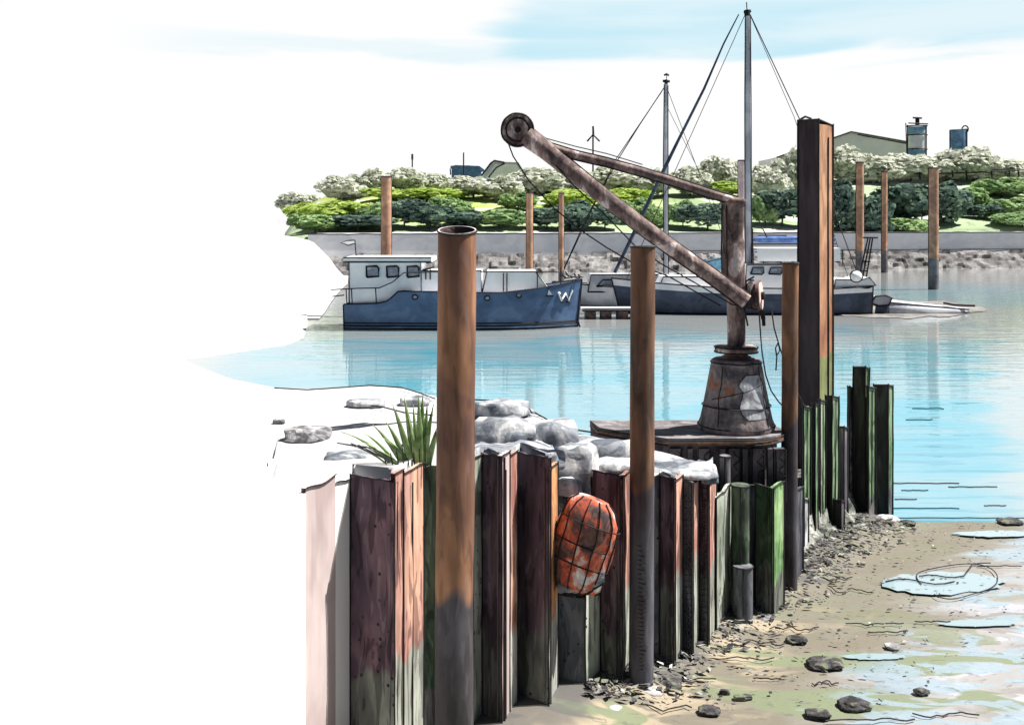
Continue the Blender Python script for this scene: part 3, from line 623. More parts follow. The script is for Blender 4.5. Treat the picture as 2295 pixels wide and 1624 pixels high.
# ------------------------------------------------------------------ green timber piles at the right
def tpile(u0, u1, vt_, d, split, ml, mr, label, zb=-.3, top='gytimber', seams=1, zbv=None):
    d += .75
    pl = P(u0, 490, d+.08); pr = P(u1, 490, d+.10); us_ = lerp(u0, u1, split); pe = P(us_, 490, d-.06); zt = P(0, vt_, d).z
    if zbv: zb = P(0, zbv, d).z
    for q in (pl, pr, pe): q.z = 0
    bk = pl+pr-pe
    cc = (pl+pr)/2; t = thing('timber_pile', label, 'timber pile', (cc.x, cc.y, 0), 'broken weedy timber piles at the water edge')
    a = MB(); hh = [zt+.03*nv(u0), zt+.02, zt-.03+.05*nv(u1), zt-.02]
    def face(p, q, z0, z1, m, j0):
        rows = []
        for i in range(5):
            x = lerp(p.x, q.x, i/4); y = lerp(p.y, q.y, i/4); top_ = lerp(z0, z1, i/4)+.02*nv(x*30, j0)
            rows.append([Vector((x+.012*nv(z*2, j0), y, z)) for z in [lerp(zb, top_, j/10) for j in range(11)]])
        a.grid(rows, m, False)
    face(pl, pe, hh[0], hh[1], ml, u0); face(pe, pr, hh[1], hh[2], mr, u0+1); face(pr, bk, hh[2], hh[3], mr, u0+2); face(bk, pl, hh[3], hh[0], ml, u0+3)  # left faces coloured dark for shade, right ones green as if sunlit
    a.add([pl+Vector((0, 0, hh[0])), pe+Vector((0, 0, hh[1])), pr+Vector((0, 0, hh[2])), bk+Vector((0, 0, hh[3]))], [(0, 1, 2, 3)], top)
    for q, z in ((pl, hh[0]), (pe, hh[1]), (pr, hh[2])):
        a.line([Vector((q.x+.012*nv(zz*2, u0), q.y-.012, zz)) for zz in [lerp(zb, z+.03, j/10) for j in range(11)]], px(1.5, d))
    for k in range(seams):
        q = pe.lerp(pr, (k+1)/(seams+1)); a.line([Vector((q.x, q.y-.01, lerp(zb, zt-.03, .25))), Vector((q.x+.01, q.y-.01, zt-.05))], px(1, d))
    a.line([pl+Vector((0, -.01, hh[0])), pe+Vector((0, -.01, hh[1])), pr+Vector((0, -.01, hh[2]))], px(2.2, d))
    a.build('post', t); return t
tpile(1796, 1817, 912, 17.3, .25, 'btimber', 'gtimber', 'short pale green timber pile just right of the thinnest steel pile')
tpile(1816, 1833, 906, 17.5, .65, 'btimber', 'gtimber', 'black-faced narrow timber pile, second in the row right of the thin steel pile', seams=0)
tpile(1832, 1850, 898, 17.8, .35, 'btimber', 'gtimber', 'pale green timber pile under the white splash of the box pile foot', top='stonew')
tpile(1849, 1880, 889, 18.0, .5, 'btimber', 'gtimber', 'wide flat-topped pile, black left side and green right side')
tpile(1879, 1900, 958, 18.5, .6, 'gytimber', 'gytimber', 'low grey rounded timber stump between the green piles', seams=0)
tpile(1899, 1912, 868, 19.3, .4, 'btimber', 'peel', 'thin leaning timber strip with pale right face left of the tallest broken pile', seams=0)
tpile(1911, 1948, 824, 19.2, .75, 'btimber', 'gtimber', 'tallest broken black timber pile at the water edge')
tpile(1942, 1962, 868, 19.0, .2, 'btimber', 'gtimber', 'green timber pile squeezed between two black ones')
tpile(1957, 2001, 864, 19.6, .76, 'btimber', 'gtimber', 'last black timber pile at the right end of the row', seams=0)
tpile(1868, 1892, 1122, 17.9, .7, 'btimber', 'gytimber', 'short black stump standing in the rubble', seams=0)
tpile(1800, 1812, 1120, 16.9, .2, 'btimber', 'peel', 'thin pale-faced stump at the foot of the thin steel pile', seams=0)
# low weedy rubble at their feet: one uncountable mass
rows = []
for j in range(40):
    t_ = j/39; r = []
    for i in range(24):
        s_ = i/23; 
        uA = lerp(1700, 2010, t_); vA = lerp(1345, 1165, t_)
        base = G(uA, vA); p = base+Vector((-.45*s_-.05, 2.3*s_, 0))
        hgt = min(1, s_*2.6)**.9*interp([(0, .5), (.3, .95), (.5, 1.15), (.75, .9), (1, .05)], t_)
        cl = noise.cell(Vector((p.x*5, p.y*5, 0)))
        p.z = -.05+hgt+.16*(cl-.5)*min(1, s_*5)+.12*nv(p.x*4, p.y*4); r.append(p)
    rows.append(r)
tag(MB().grid(rows, 'rubble', False).build('rubble'), 'weedy grey rubble heaped round the feet of the timber piles', 'rubble', kind='stuff')

# ------------------------------------------------------------------ stones
def rock(c, sx, sy, sz, m, seed, name='stone', edge=0, rough=.35):
    bm = bmesh.new(); bmesh.ops.create_icosphere(bm, subdivisions=3, radius=1)
    o = Vector((seed*3.1, seed*1.7, seed))
    for v in bm.verts:
        k = 1+rough*noise.noise(v.co*1.3+o)+.12*noise.noise(v.co*4+o)
        q = v.co*k; q.x = max(-.85, min(.85, q.x)); q.z = max(-.4, min(.72+.2*noise.noise(v.co*2+o), q.z))
        v.co = Vector((q.x*sx, q.y*sy, q.z*sz))
    me = bpy.data.meshes.new(name); bm.to_mesh(me); bm.free(); me.materials.append(M[m]); me.polygons.foreach_set('use_smooth', [m in ('chalk', 'stonew')]*len(me.polygons))
    ob = bpy.data.objects.new(name, me); C.objects.link(ob); ob.location = c; return ob
def shore(u, v, wp, hp, m, label, z=.08, sy=1.0):
    p = G(u, v, z); d = p.y; w = px(wp/2, d); h = px(hp*.62, d)
    return tag(rock(p, w*1.1, w*.8*sy, h*.9, m, u*.13+v, 'stone'), label, 'stone', 'stones lying on the tidal mud')
shore(1308, 1585, 105, 30, 'stonew', 'flat white stone at the foot of the slate sheet pile')
shore(1290, 1600, 80, 18, 'dstone', 'black stone under the flat white one')
shore(1215, 1614, 100, 46, 'stone', 'big grey stone at the bottom edge left of the flat white stone')
shore(1375, 1590, 46, 24, 'stonew', 'small white stone right of the flat white stone')
shore(1455, 1550, 62, 20, 'stonew', 'white stone at the foot of the middle steel pile')
shore(1420, 1545, 34, 22, 'stone', 'grey stone left of the middle steel pile foot')
shore(1500, 1530, 60, 22, 'dstone', 'dark stone against the wall right of the middle steel pile')
shore(1848, 1487, 82, 24, 'dstone', 'flat dark stone alone in the middle of the mud')
shore(1624, 1550, 26, 15, 'dstone', 'small square black stone in the lower middle of the mud', sy=.6)
shore(1665, 1562, 44, 14, 'dstone', 'long low black stone beside the small square one', sy=.6)
shore(1915, 1578, 74, 26, 'dstone', 'greenish dark stone at the lower right of the mud')
shore(1590, 1590, 52, 16, 'dstone', 'black stone nearest the bottom edge in the middle')
shore(2262, 1168, 56, 12, 'dstone', 'black stone at the water edge at the right border')
shore(2065, 1548, 36, 12, 'dstone', 'small green-black stone at the right of the mud')
shore(2000, 1448, 34, 12, 'stone', 'small pale grey stone up the mud from the green-black one')
shore(1640, 1350, 36, 30, 'stonew', 'round pale stone at the foot of the short fat post')
shore(1715, 1385, 40, 18, 'stone', 'grey stone on the mud right of the short fat post')
shore(1985, 1165, 60, 22, 'stonew', 'pale stone at the foot of the last timber pile')
shore(2035, 1172, 34, 12, 'dstone', 'small dark stone on the water line beside the last timber pile')
shore(1900, 1236, 30, 16, 'stone', 'grey stone right of the short black stump')
shore(1835, 1600, 60, 16, 'dstone', 'low dark stone at the bottom edge under the pale pool')
shore(1785, 1432, 52, 14, 'dstone', 'ragged dark stone on the ochre mud')
# rubble lumps on the white fill
def lump(u, v, wp, hp, m, label, d, sy=.8, sd=0, rough=.3):
    if u < 1000:
        d = 12.
        for _ in range(12): d = .5*d+.5*(H-(2.45+.5*max(0, min(1, (14-d)/3))))*F/(v+hp*.25-HZ)
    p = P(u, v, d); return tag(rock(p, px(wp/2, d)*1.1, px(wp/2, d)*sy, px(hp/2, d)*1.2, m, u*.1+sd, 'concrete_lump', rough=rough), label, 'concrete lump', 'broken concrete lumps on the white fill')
lump(1125, 918, 130, 44, 'chalk', 'long blue-grey concrete slab on the skyline of the white fill', 17.0)
lump(1130, 975, 150, 90, 'chalk', 'largest white concrete lump right of the thickest steel pile', 13.6)
lump(1225, 985, 150, 90, 'chalk', 'rounded concrete lump above the orange sheet pile edge', 14.0)
lump(1215, 1035, 110, 60, 'chalk', 'grey shaded concrete lump overhanging the plum sheet pile', 12.6)
lump(1290, 1050, 110, 120, 'chalk', 'tall grey concrete lump spilling down above the red netting', 13.1)
lump(1275, 1095, 60, 50, 'chalk', 'white concrete lump wedged behind the top of the red netting', 12.75)
lump(1370, 1015, 110, 60, 'chalk', 'concrete lump left of the middle steel pile top of the fill', 14.2)
lump(1385, 1045, 120, 34, 'chalk', 'flat concrete slab along the wall top left of the middle steel pile', 13.3)
lump(1535, 1055, 150, 36, 'chalk', 'flat white concrete slab below the crane platform', 14.0)
lump(1590, 1075, 40, 26, 'chalk', 'small white concrete lump at the right end of the slab', 13.9)
lump(820, 905, 90, 22, 'chalk', 'low grey concrete lump on the far edge of the fill', 18.0)
lump(690, 975, 110, 40, 'stone', 'dark grey lump put in for a shadow left of the reeds', 14.0)  # solid dark lump standing in for shade on the fill
lump(790, 1030, 130, 38, 'chalk', 'grey mottled lump below the reeds at the wall top', 11.9)
lump(710, 1058, 90, 26, 'chalk', 'small pale lump above the bleached sheet pile', 11.5)
lump(625, 945, 30, 16, 'stone', 'single small grey stone on the open white fill', 15.5)
lump(930, 900, 70, 26, 'chalk', 'small pale lump behind the reeds', 17.0)

# reeds: one tussock
p0 = P(925, 1052, 11.5)
t = thing('grass_tussock', 'bright green reed tussock growing on the wall top beside the thickest steel pile', 'grass tussock', p0)
tips = [(765, 968, 1.4), (790, 985, 1), (800, 962, 1.2), (832, 948, 1.3), (850, 975, 1), (862, 940, 1.6), (880, 905, 1.7), (893, 950, 1.2), (905, 885, 2), (915, 930, 1.2), (925, 900, 1.4), (938, 880, 1.8), (948, 885, 2.0), (958, 900, 1.6), (965, 925, 1.3), (972, 905, 1.2), (980, 955, 1.), (750, 995, .9), (815, 1000, 1.2), (870, 985, 1.3), (945, 940, 1.8), (885, 1000, 1.5), (960, 980, 1.5), (912, 985, 1.8), (990, 940, 1)]
for i, (u, v, wd_) in enumerate(tips):
    d = 11.5+.25*nv(i*1.7); b0 = P(925+(u-880)*.28+6*nv(i*.9), 1056, d); tp = P(u, v, d+.1*nv(i)); midp = b0.lerp(tp, .5)+Vector((0, 0, .05+.0006*abs(u-925)))
    w = px(6*wd_, d); a = MB(); rows = []
    for j in range(8):
        q = j/7; c = b0*(1-q)**2+midp*2*q*(1-q)+tp*q*q; ww = w*(1-q)**.7*(.6+.8*q*(1-q)*2); rows.append([c+Vector((-ww, 0, 0)), c+Vector((0, -.012, 0)), c+Vector((ww, 0, 0))])
    a.grid(rows, 'blade')
    if i % 3 == 0: a.line([r[0] for r in rows], .004)
    a.build('blade', t)
a = MB()
for i in range(9): a.line([P(870+i*12, 1060-4*(i % 3), 11.3), P(862+i*13+8*nv(i), 1025-10*(i % 4), 11.3)], .006)
for i in range(4): a.line([P(900+i*4, 1050, 11.3), P(840-i*18, 1005-4*i, 11.35), P(755+i*20, 992+i*4, 11.4)], .006)
a.build('dry_stems', t)

# ------------------------------------------------------------------ red netting bundle
dn = 12.15
t = thing('net_bundle', 'bulging bundle of red and brown netting slung against the sheet piling', 'net bundle', P(1310, 1320, dn))
rows = []; n = 24
axp = [(1284, 1314, 50), (1287, 1300, 60), (1294, 1265, 68), (1303, 1230, 72), (1313, 1195, 74), (1324, 1158, 68), (1330, 1132, 54), (1333, 1117, 34)]
def ringn(u, v, r, o=0, k=0): 
    c = P(u, v, dn+.1); ex = Vector((.93, 0, -.36)); return [c+ex*(px(r, dn)*(1+.22*nv(math.cos(a_)*1.5, math.sin(a_)*1.5, v*.03)+.035*abs(math.sin(a_*3.5+.5)))+o)*math.cos(a_)+Vector((0, -1, 0))*(px(r*.55, dn)+o)*math.sin(a_) for a_ in [i*2*math.pi/n for i in range(n+1)]]
a = MB(); rs = [ringn(*q) for q in axp]; a.grid(rs, 'net'); a.add(rs[-1][:n], [tuple(range(n))], 'net'); a.add(rs[0][:n], [tuple(range(n))], 'net'); a.build('netting', t)
a = MB(); 
for i in (1, 3, 5, 7, 9, 11): a.line([ringn(*q, o=.008)[i] for q in axp], px(1.6, dn))
for q in ((1296, 1258, 68.5), (1308, 1215, 73), (1321, 1168, 70)): a.line([p for k, p in enumerate(ringn(*q, o=.008)) if k <= 12 and (k+int(q[0])) % 5 != 0], px(1.5, dn))
a.build('lashing', t)
a = MB(); rr = [P(1250+i*8, 1334-(6 if i < 8 else 6+(i-8)*5)+4*nv(i*.7), dn+.02) for i in range(14)]
a.grid([[p+Vector((0, 0, .13)) for p in rr], [p+Vector((0, -.06, .03)) for p in rr], [p+Vector((0, 0, 0)) for p in rr], [p+Vector((0, .2, .05)) for p in rr], [p+Vector((0, .2, .13)) for p in rr]], 'chalk'); a.line([p+Vector((0, -.03, 0)) for p in rr], px(2, dn)); a.build('canvas_sling', t)

# rope loop and drift lines on the mud
a = MB(); a.tube([G(2145+88*math.cos(w)-12*math.sin(2*w), 1302+38*math.sin(w)+4*math.cos(3*w), .095) for w in [i*2*math.pi/48+2.9 for i in range(45)]], px(1.3, 16), 'rope', 5)
a.tube([G(1985+i*22, 1302-6*math.sin(i*.9), .095) for i in range(8)], px(1.5, 16), 'rope', 5); a.tube([G(2060+i*20, 1290-3*math.sin(i*1.3)+(-i*4 if i > 5 else 0), .095) for i in range(9)], px(1.5, 16), 'rope', 5)
tag(a.build('rope', origin=G(2145, 1302)), 'thin rope lying in a big loose loop on the mud around a pale pool', 'rope')
def sprig(u, v, ln, label, k, wig=6):
    a = MB(); pts = []
    for i in range(12):
        q = i/11; pts.append(G(u+ln*(q-.5), v+wig*nv(q*4, k*3.3)+wig*.5*nv(q*11, k*1.7), .085))
    a.tube(pts, [px(1.4+.5*nv(i, k), 15) for i in range(12)], 'rope', 5); d = pts[0].y
    return tag(a.build('driftwood_twig', origin=pts[0]), label, 'twig', 'twigs washed up on the mud')
SPR = [(1700, 1440, 120, 'twig across the ochre mud below the short fat post', 14), (1660, 1475, 150, 'long wavy twig on the ochre mud, lower of the pair', 8), (1590, 1425, 90, 'twig lying at the foot of the red sheet piles', 5), (1780, 1408, 110, 'crooked twig right of the short fat post', 26),
 (1900, 1228, 70, 'straight twig near the short black stump', 3), (1905, 1320, 100, 'curled twig on the brown mud above the flat dark stone', 12), (1960, 1395, 130, 'long twig between the rope loop and the flat dark stone', 7), (2090, 1392, 80, 'twig below the rope loop', 5),
 (1990, 1415, 90, 'thin twig just above the long narrow pool', 4), (1480, 1585, 140, 'twig below the white stone by the middle steel pile', 12), (1560, 1520, 90, 'twig right of the middle steel pile foot', 5), (1950, 1610, 200, 'long straight twig at the bottom edge right of the middle', 8), (2120, 1600, 150, 'long twig at the bottom edge at the right', 10), (2240, 1268, 100, 'twig at the right border above the rope loop', 4), (1720, 1520, 60, 'short twig above the small square black stone', 5), (1850, 1530, 60, 'short twig below the flat dark stone', 8), (1870, 1295, 80, 'twig on the brown mud beside the timber piles', 10)]
for k, (u, v, ln, lb, wg) in enumerate(SPR): sprig(u, v, ln, lb, k, wg)
for k, (u, v, ln, lb) in enumerate([(2075, 1082, 150, 'highest of the dark ripple lines at right'), (2180, 1090, 110, 'ripple line at the right border'), (2050, 1098, 60, 'short ripple line below the highest one'), (2030, 1118, 50, 'shortest ripple line near the timber piles'), (2070, 1138, 160, 'ripple line just off the mud edge'), (2230, 1132, 50, 'ripple line right at the mud edge'), (2080, 915, 70, 'ripple line level with the top of the last timber pile'), (2060, 940, 60, 'ripple line a little below that pile top')]):
    a = MB(); pts = [G(u+ln*(i/9-.5), v+1.5*nv(i*.6, k), .01) for i in range(10)]; a.tube(pts, px(1.1, pts[0].y), 'rope', 4); tag(a.build('ripple_line', origin=pts[0]), lb, 'ripple line', 'dark ripple lines drawn on the water')  # ripples drawn as thin dark tubes on the water
tw = MB(); tw.tube([G(2005+i*33, 1160+1.5*nv(i*.9), .03) for i in range(12)], px(1.3, 20), 'rope', 4); tag(tw.build('tide_line'), 'dark tide line of weed along the water edge', 'weed line', kind='stuff')
# dark outline strokes added along the edge of the white fill
for k, (pl, lb) in enumerate([([(615, 869), (690, 873), (722, 871), (830, 863), (900, 868), (940, 880), (975, 893)], 'long dark branch along the far edge of the white fill'), ([(800, 905), (860, 912), (910, 925), (970, 930)], 'thin branch behind the reeds'), ([(1062, 895), (1120, 898), (1180, 905), (1192, 925)], 'branch behind the thickest steel pile'), ([(1200, 925), (1260, 958), (1340, 970)], 'branch running down towards the crane platform')]):
    a = MB(); a.tube([G(u, v, 2.5)+Vector((0, 0, .0)) for u, v in pl], px(1.7, 18), 'rope', 5); tag(a.build('outline', origin=G(*pl[0], 2.5)), lb, 'outline', 'dark outlines drawn on the white fill')

# ------------------------------------------------------------------ boats
def hull(name, t, y0, x0, x1, B, sheer, zw, m, bands=(), dirn=1, stern=.75, bowk=2.2, rake=.5, dk='white', flare=.12, n=44):
    """x0 stern .. x1 bow; sheer(x)->deck height; centreline at y0"""
    L = abs(x1-x0); a = MB(); cols = []
    zs = [-.4, 0, .12, .28, .5, .75, 1.0]      # fraction above is of deck height for >.28
    lines = {}
    for i in range(n+1):
        s_ = i/n; x = lerp(x0, x1, s_); hz_ = sheer(x)
        w = B/2*min(1, (1-max(0, (s_-.55)/.45)**bowk))*lerp(stern, 1, min(1, s_/.3)**.7)
        w = max(w, .02); col = []
        for k, q in enumerate((-.35, 0, .1, .22, .4, .6, .8, 1.)):
            z = q*hz_ if q > 0 else q
            fl = (1-flare*(1-max(q, 0))); ww = w*fl
            xr = x+(rake*(max(q, 0))*max(0, (s_-.6)/.4)*(1 if x1 > x0 else -1))
            col.append((xr, ww, z))
        cols.append(col)
    mats_ = [m]*7
    for kk, mm in bands: mats_[kk] = mm
    for sd_ in (-1, 1):
        for k in range(7):
            a.grid([[Vector((c[k][0], y0+sd_*c[k][1], c[k][2])) for c in cols], [Vector((c[k+1][0], y0+sd_*c[k+1][1], c[k+1][2])) for c in cols]], mats_[k])
    for end in (0, -1):
        c = cols[end]; a.grid([[Vector((q[0], y0-q[1], q[2])) for q in c], [Vector((q[0], y0+q[1], q[2])) for q in c]], m, False)
    a.build('hull', t)
    b = MB(); b.grid([[Vector((c[7][0], y0-c[7][1]*.97, c[7][2]-.12)) for c in cols], [Vector((c[7][0], y0+c[7][1]*.97, c[7][2]-.12)) for c in cols]], dk, False); b.build('deck', t)
    b = MB(); r = px(1.6, y0)
    for sd_ in (-1, 1): b.line([Vector((c[7][0], y0+sd_*c[7][1]*1.005, c[7][2]+.02)) for c in cols], r)
    b.line([Vector((c[1][0], y0-c[1][1]*1.01, .06)) for c in cols], r)
    for zf in (.17, .1): b.line([Vector((c[3][0], y0-lerp(c[1][1], c[3][1], .6)*1.02, 2.0*zf+.0)) for c in cols], r*.8) if name == 'barge' else None
    for end in (0, -1): b.line([Vector((q[0]+(.02 if end else -.02)*(1 if x1 > x0 else -1), y0-q[1], q[2])) for q in cols[end]], r)
    b.build('rubbing_strake', t); return cols
def win(t, pts, y, m='glass', r=.05):
    """pts polygon in x,z on plane y facing the viewer"""
    a = MB(); a.add([Vector((x, y-.03, z)) for x, z in pts], [tuple(range(len(pts)))], m)
    f = a.build('window', t); b = MB(); b.line([Vector((x, y-.05, z)) for x, z in pts+[pts[0]]], r); b.build('frame', f); return f
# --- navy motor barge
yb = 55.9; dF = 54.0
def bx(u, d=dF): return (u-CX)/F*d
def bz(v, d=dF): return H+(HZ-v)/F*d
t = thing('motor_barge', 'navy blue motor barge with a white wheelhouse and a white W on its bow', 'motor barge', (bx(1030), yb, 0))
sh = lambda x: interp([(bx(760), bz(684)), (bx(845), bz(681)), (bx(868), bz(676)), (bx(893), bz(653)), (bx(1120), bz(657)), (bx(1230), bz(645)), (bx(1310), bz(628))], x)
hull('barge', t, yb, bx(768), bx(1299), 3.9, sh, 0, 'navy', bands=((0, 'boot'), (1, 'boot')), stern=.8, bowk=2.6, rake=.22, n=60)
def house(t, u0, u1, v0, v1, y0, depth, m, name='cabin', roof=None, d=dF, rk=0):
    a = MB(); x0, x1, z0, z1 = bx(u0, d), bx(u1, d), bz(v0, d), bz(v1, d); hh = depth/2
    pr = [(x0, z1), (x1, z1), (x1-rk, z0), (x0+rk*.3, z0)]
    a.prism([Vector((x, y0-hh, z)) for x, z in pr], (0, depth, 0), m)
    r = px(1.6, d)
    a.line([Vector((x, y0-hh-.02, z)) for x, z in pr+[pr[0]]], r)
    o = a.build(name, t)
    if roof:
        b = MB(); b.box(((x0+x1)/2+roof[0], y0, z0+.12), (x1-x0+roof[1], depth+.5, .22), 'roofw')
        for q in (.01, .23): b.line([Vector(((x0+x1)/2+roof[0]-(x1-x0+roof[1])/2, y0-hh-.27, z0+q)), Vector(((x0+x1)/2+roof[0]+(x1-x0+roof[1])/2, y0-hh-.27, z0+q))], r)
        b.build('roof', o)
    return o, y0-hh
o, yf = house(t, 780, 942, 588, 690, yb-.1, 2.9, 'white', 'wheelhouse', roof=(.15, .8))
for u0, u1 in ((820, 847), (866, 892), (912, 938)): win(o, [(bx(u0), bz(622)), (bx(u0-1), bz(598)), (bx(u1-4), bz(597)), (bx(u1), bz(602)), (bx(u1), bz(620))], yf)
o2, yf2 = house(t, 1078, 1242, 610, 665, yb, 2.4, 'roofw', 'trunk_cabin', rk=.9)
o3, yf3 = house(t, 942, 1078, 608, 665, yb, 2.5, 'white', 'saloon')
a = MB(); 
for u in (952, 962): a.line([Vector((bx(u), yf3-.05, bz(603))), Vector((bx(u), yf3-.05, bz(628)))], px(1.5, dF))
a.line([Vector((bx(945), yf3-.05, bz(606))), Vector((bx(972), yf3-.05, bz(600)))], px(2, dF)); a.build('door', o3)
a = MB(); r = px(1.3, dF); yy = yb-1.95
a.line([Vector((bx(u), yy, bz(v))) for u, v in ((742, 649), (800, 646), (850, 645), (880, 632), (905, 611), (985, 609))], r); a.line([Vector((bx(u), yy, bz(v))) for u, v in ((745, 664), (772, 661))], r)
for u, v in ((776, 648), (788, 647), (842, 646)): a.line([Vector((bx(u), yy, bz(v))), Vector((bx(u+2), yy, bz(682)))], r)
a.build('handrail', t)
a = MB()
for u, v, v2 in ((1128, 613, 655), (1136, 613, 655), (1205, 613, 648), (1258, 600, 640)): a.line([Vector((bx(u), yb-1.3, bz(v))), Vector((bx(u), yb-1.3, bz(v2)))], r)
a.line([Vector((bx(1075), yb-1.3, bz(610))), Vector((bx(1250), yb-1.2, bz(611))), Vector((bx(1300), yb-.2, bz(628)))], r*.8); a.build('foredeck_rail', t)
for u, v in ((930, 666), (1092, 668), (1163, 662)):
    a = MB(); c = Vector((bx(u), yb-1.97, bz(v))); a.tube([c+Vector((.13*math.cos(w), 0, .11*math.sin(w))) for w in [i*2*math.pi/12 for i in range(13)]], px(1.5, dF), 'ink', 5, caps=False)
    a.add([c+Vector((.11*math.cos(w), .01, .1*math.sin(w))) for w in [i*2*math.pi/12 for i in range(12)]], [tuple(range(12))], 'glass'); a.build('porthole', t)
a = MB(); c = lambda u, v, o: Vector((bx(u), yb-1.95*(1-max(0, ((u-768)/531-.55)/.45)**2.6)*(1-.12*(1-min(1, (740-v)/100)))-o, bz(v)))
a.add([c(u, v, .05) for u, v in ((1240, 650), (1262, 654), (1284, 650), (1288, 684), (1262, 690), (1250, 686))], [tuple(range(6))], 'navy2')
wl = [(1254, 658), (1261, 677), (1270, 662), (1277, 677), (1286, 655)]
a.tube([c(u, v, .12) for u, v in wl], px(2.4, dF), 'roofw', 6); a.tube([c(u, v, .09) for u, v in wl], px(3.3, dF), 'roofw', 6); a.line([c(1260, 681, .1), c(1284, 682, .1)], px(1.5, dF)); a.line([c(1258, 662, .22), c(1264, 676, .22), c(1270, 666, .22), c(1276, 676, .22), c(1281, 664, .22)], px(1.1, dF)); a.build('bow_emblem', t)
a = MB(); a.line([Vector((bx(786), yb, bz(578))), Vector((bx(783), yb, bz(540)))], r)
a.line([Vector((bx(u), yb, bz(v))) for u, v in ((783, 540), (765, 541), (750, 546), (768, 552), (782, 548))], r)
a.add([Vector((bx(u), yb, bz(v))) for u, v in ((783, 541), (765, 542), (752, 546), (768, 551), (782, 548))], [(0, 1, 2, 3, 4)], 'roofw'); a.build('flag', t)
a = MB()
for i, (u, v) in enumerate(((1262, 618), (1268, 622), (1274, 617), (1282, 621), (1290, 616), (1300, 618), (1270, 612))): a.tube([Vector((bx(u), yb-.4, bz(v))), Vector((bx(u+4), yb-.4, bz(v+6)))], px(2, dF), 'ink', 5)
a.line([Vector((bx(u), yb-.3, bz(v))) for u, v in ((1268, 628), (1290, 624), (1312, 625))], r); a.build('windlass', t)
a = MB(); a.line([Vector((bx(1303), yb-.05, bz(v))) for v in (626, 660, 700)]+[Vector((bx(1300), yb-.1, bz(725))), Vector((bx(1306), yb-.1, bz(745)))], px(2, dF)); a.build('stem', t)

# --- second yacht (grey) behind
dA = 68
t = thing('grey_yacht', 'grey cabin yacht with the shorter mast, moored behind the barge bow', 'yacht', (bx(1480, dA), dA+1.5, 0))
def A(u, v, y=0.): return Vector((bx(u, dA), dA+1.5+y, bz(v, dA)))
hull('grey', t, dA+1.5, bx(1690, dA), bx(1262, dA), 3.2, lambda x: interp([(bx(1262, dA), 1.5), (bx(1450, dA), 1.1), (bx(1690, dA), 1.1)], x), 0, 'grey', dk='white', rake=.6)
o, yf = house(t, 1318, 1562, 616, 655, dA+1.3, 2.0, 'grey', 'cabin', d=dA, rk=.7)
win(o, [(bx(u, dA), bz(v, dA)) for u, v in ((1338, 643), (1352, 628), (1418, 626), (1420, 641))], yf, r=px(1.3, dA)); win(o, [(bx(u, dA), bz(v, dA)) for u, v in ((1480, 640), (1484, 628), (1540, 626), (1540, 640))], yf, r=px(1.3, dA))
a = MB(); a.tube([A(1500, 640), A(1500, 545), A(1499, 350), A(1500, 182)], [px(6, dA)]*3+[px(5, dA)], 'mast', 10)
for o_ in (5.5, -5.5): a.line([A(1500+o_, 620, -.1), A(1499+o_, 350, -.1), A(1500+o_*.8, 185, -.1)], px(1., dA))
a.line([A(1493, 175), A(1509, 176)], px(3, dA)); a.line([A(1500, 186), A(1501, 172)], px(4, dA)); a.line([A(1496, 162), A(1502, 159), A(1507, 163)], px(2.4, dA)); a.line([A(1502, 160), A(1501, 175)], px(.8, dA)); a.build('mast', t)
a = MB(); a.line([A(1496, 190), A(1440, 275), A(1392, 352), A(1322, 480), A(1257, 625)], px(1.1, dA), 4); a.line([A(1490, 200), A(1385, 355), A(1330, 470), A(1265, 610)], px(1, dA))
a.line([A(1504, 195), A(1600, 450), A(1672, 640)], px(.7, dA)); a.line([A(1506, 240), A(1595, 420), A(1690, 640)], px(.6, dA)); a.build('rigging', t)
a = MB(); p = [A(u, v, -.6) for u, v in ((1562, 606), (1585, 590), (1622, 580), (1640, 584), (1640, 606))]; a.prism(p, (0, 1.2, 0), 'lblue'); a.line(p, px(1.2, dA)); a.build('sail_cover', t)
# --- big navy yacht
dB = 62.5
t = thing('navy_yacht', 'dark navy yacht with the tallest mast and blue sail cover', 'yacht', (bx(1700, dB), dB+2, 0))
yc = dB+2
def Bp(u, v, y=0.): return Vector((bx(u, dB), yc+y, bz(v, dB)))
hull('navy', t, yc, bx(1960, dB), bx(1398, dB), 4.0, lambda x: interp([(bx(1398, dB), bz(628, dB)), (bx(1480, dB), bz(636, dB)), (bx(1620, dB), bz(646, dB)), (bx(1870, dB), bz(648, dB)), (bx(1970, dB), bz(642, dB))], x), 0, 'navy2', bands=((6, 'white'),), stern=.85, rake=.5)
o, yf = house(t, 1674, 1872, 594, 655, yc-.2, 2.6, 'white', 'deckhouse', d=dB, rk=.25)
for u0 in (1686, 1727, 1772, 1820): win(o, [(bx(u, dB), bz(v, dB)) for u, v in ((u0, 615), (u0+5, 601), (u0+30, 600), (u0+30, 612), (u0+26, 616))], yf, r=px(1.5, dB))
o, yf = house(t, 1480, 1674, 622, 650, yc, 2.2, 'roofw', 'foredeck_cabin', d=dB, rk=1.0)
a = MB(); a.tube([Bp(1693, 640), Bp(1693, 400), Bp(1692, 200), Bp(1692, 14)], [px(8, dB), px(8, dB), px(7.5, dB), px(6, dB)], 'mast', 12)
for o_ in (7.5, -7.5): a.line([Bp(1693+o_, 600, -.15), Bp(1692+o_, 250, -.15), Bp(1692+o_*.8, 20, -.12)], px(1.2, dB))
a.tube([Bp(1692, 22), Bp(1691, 8)], px(7, dB), 'ink', 8); a.line([Bp(1684, 14), Bp(1700, 10)], px(3.5, dB)); a.line([Bp(1691, 10), Bp(1690, -10)], px(1.2, dB)); a.build('mast', t)
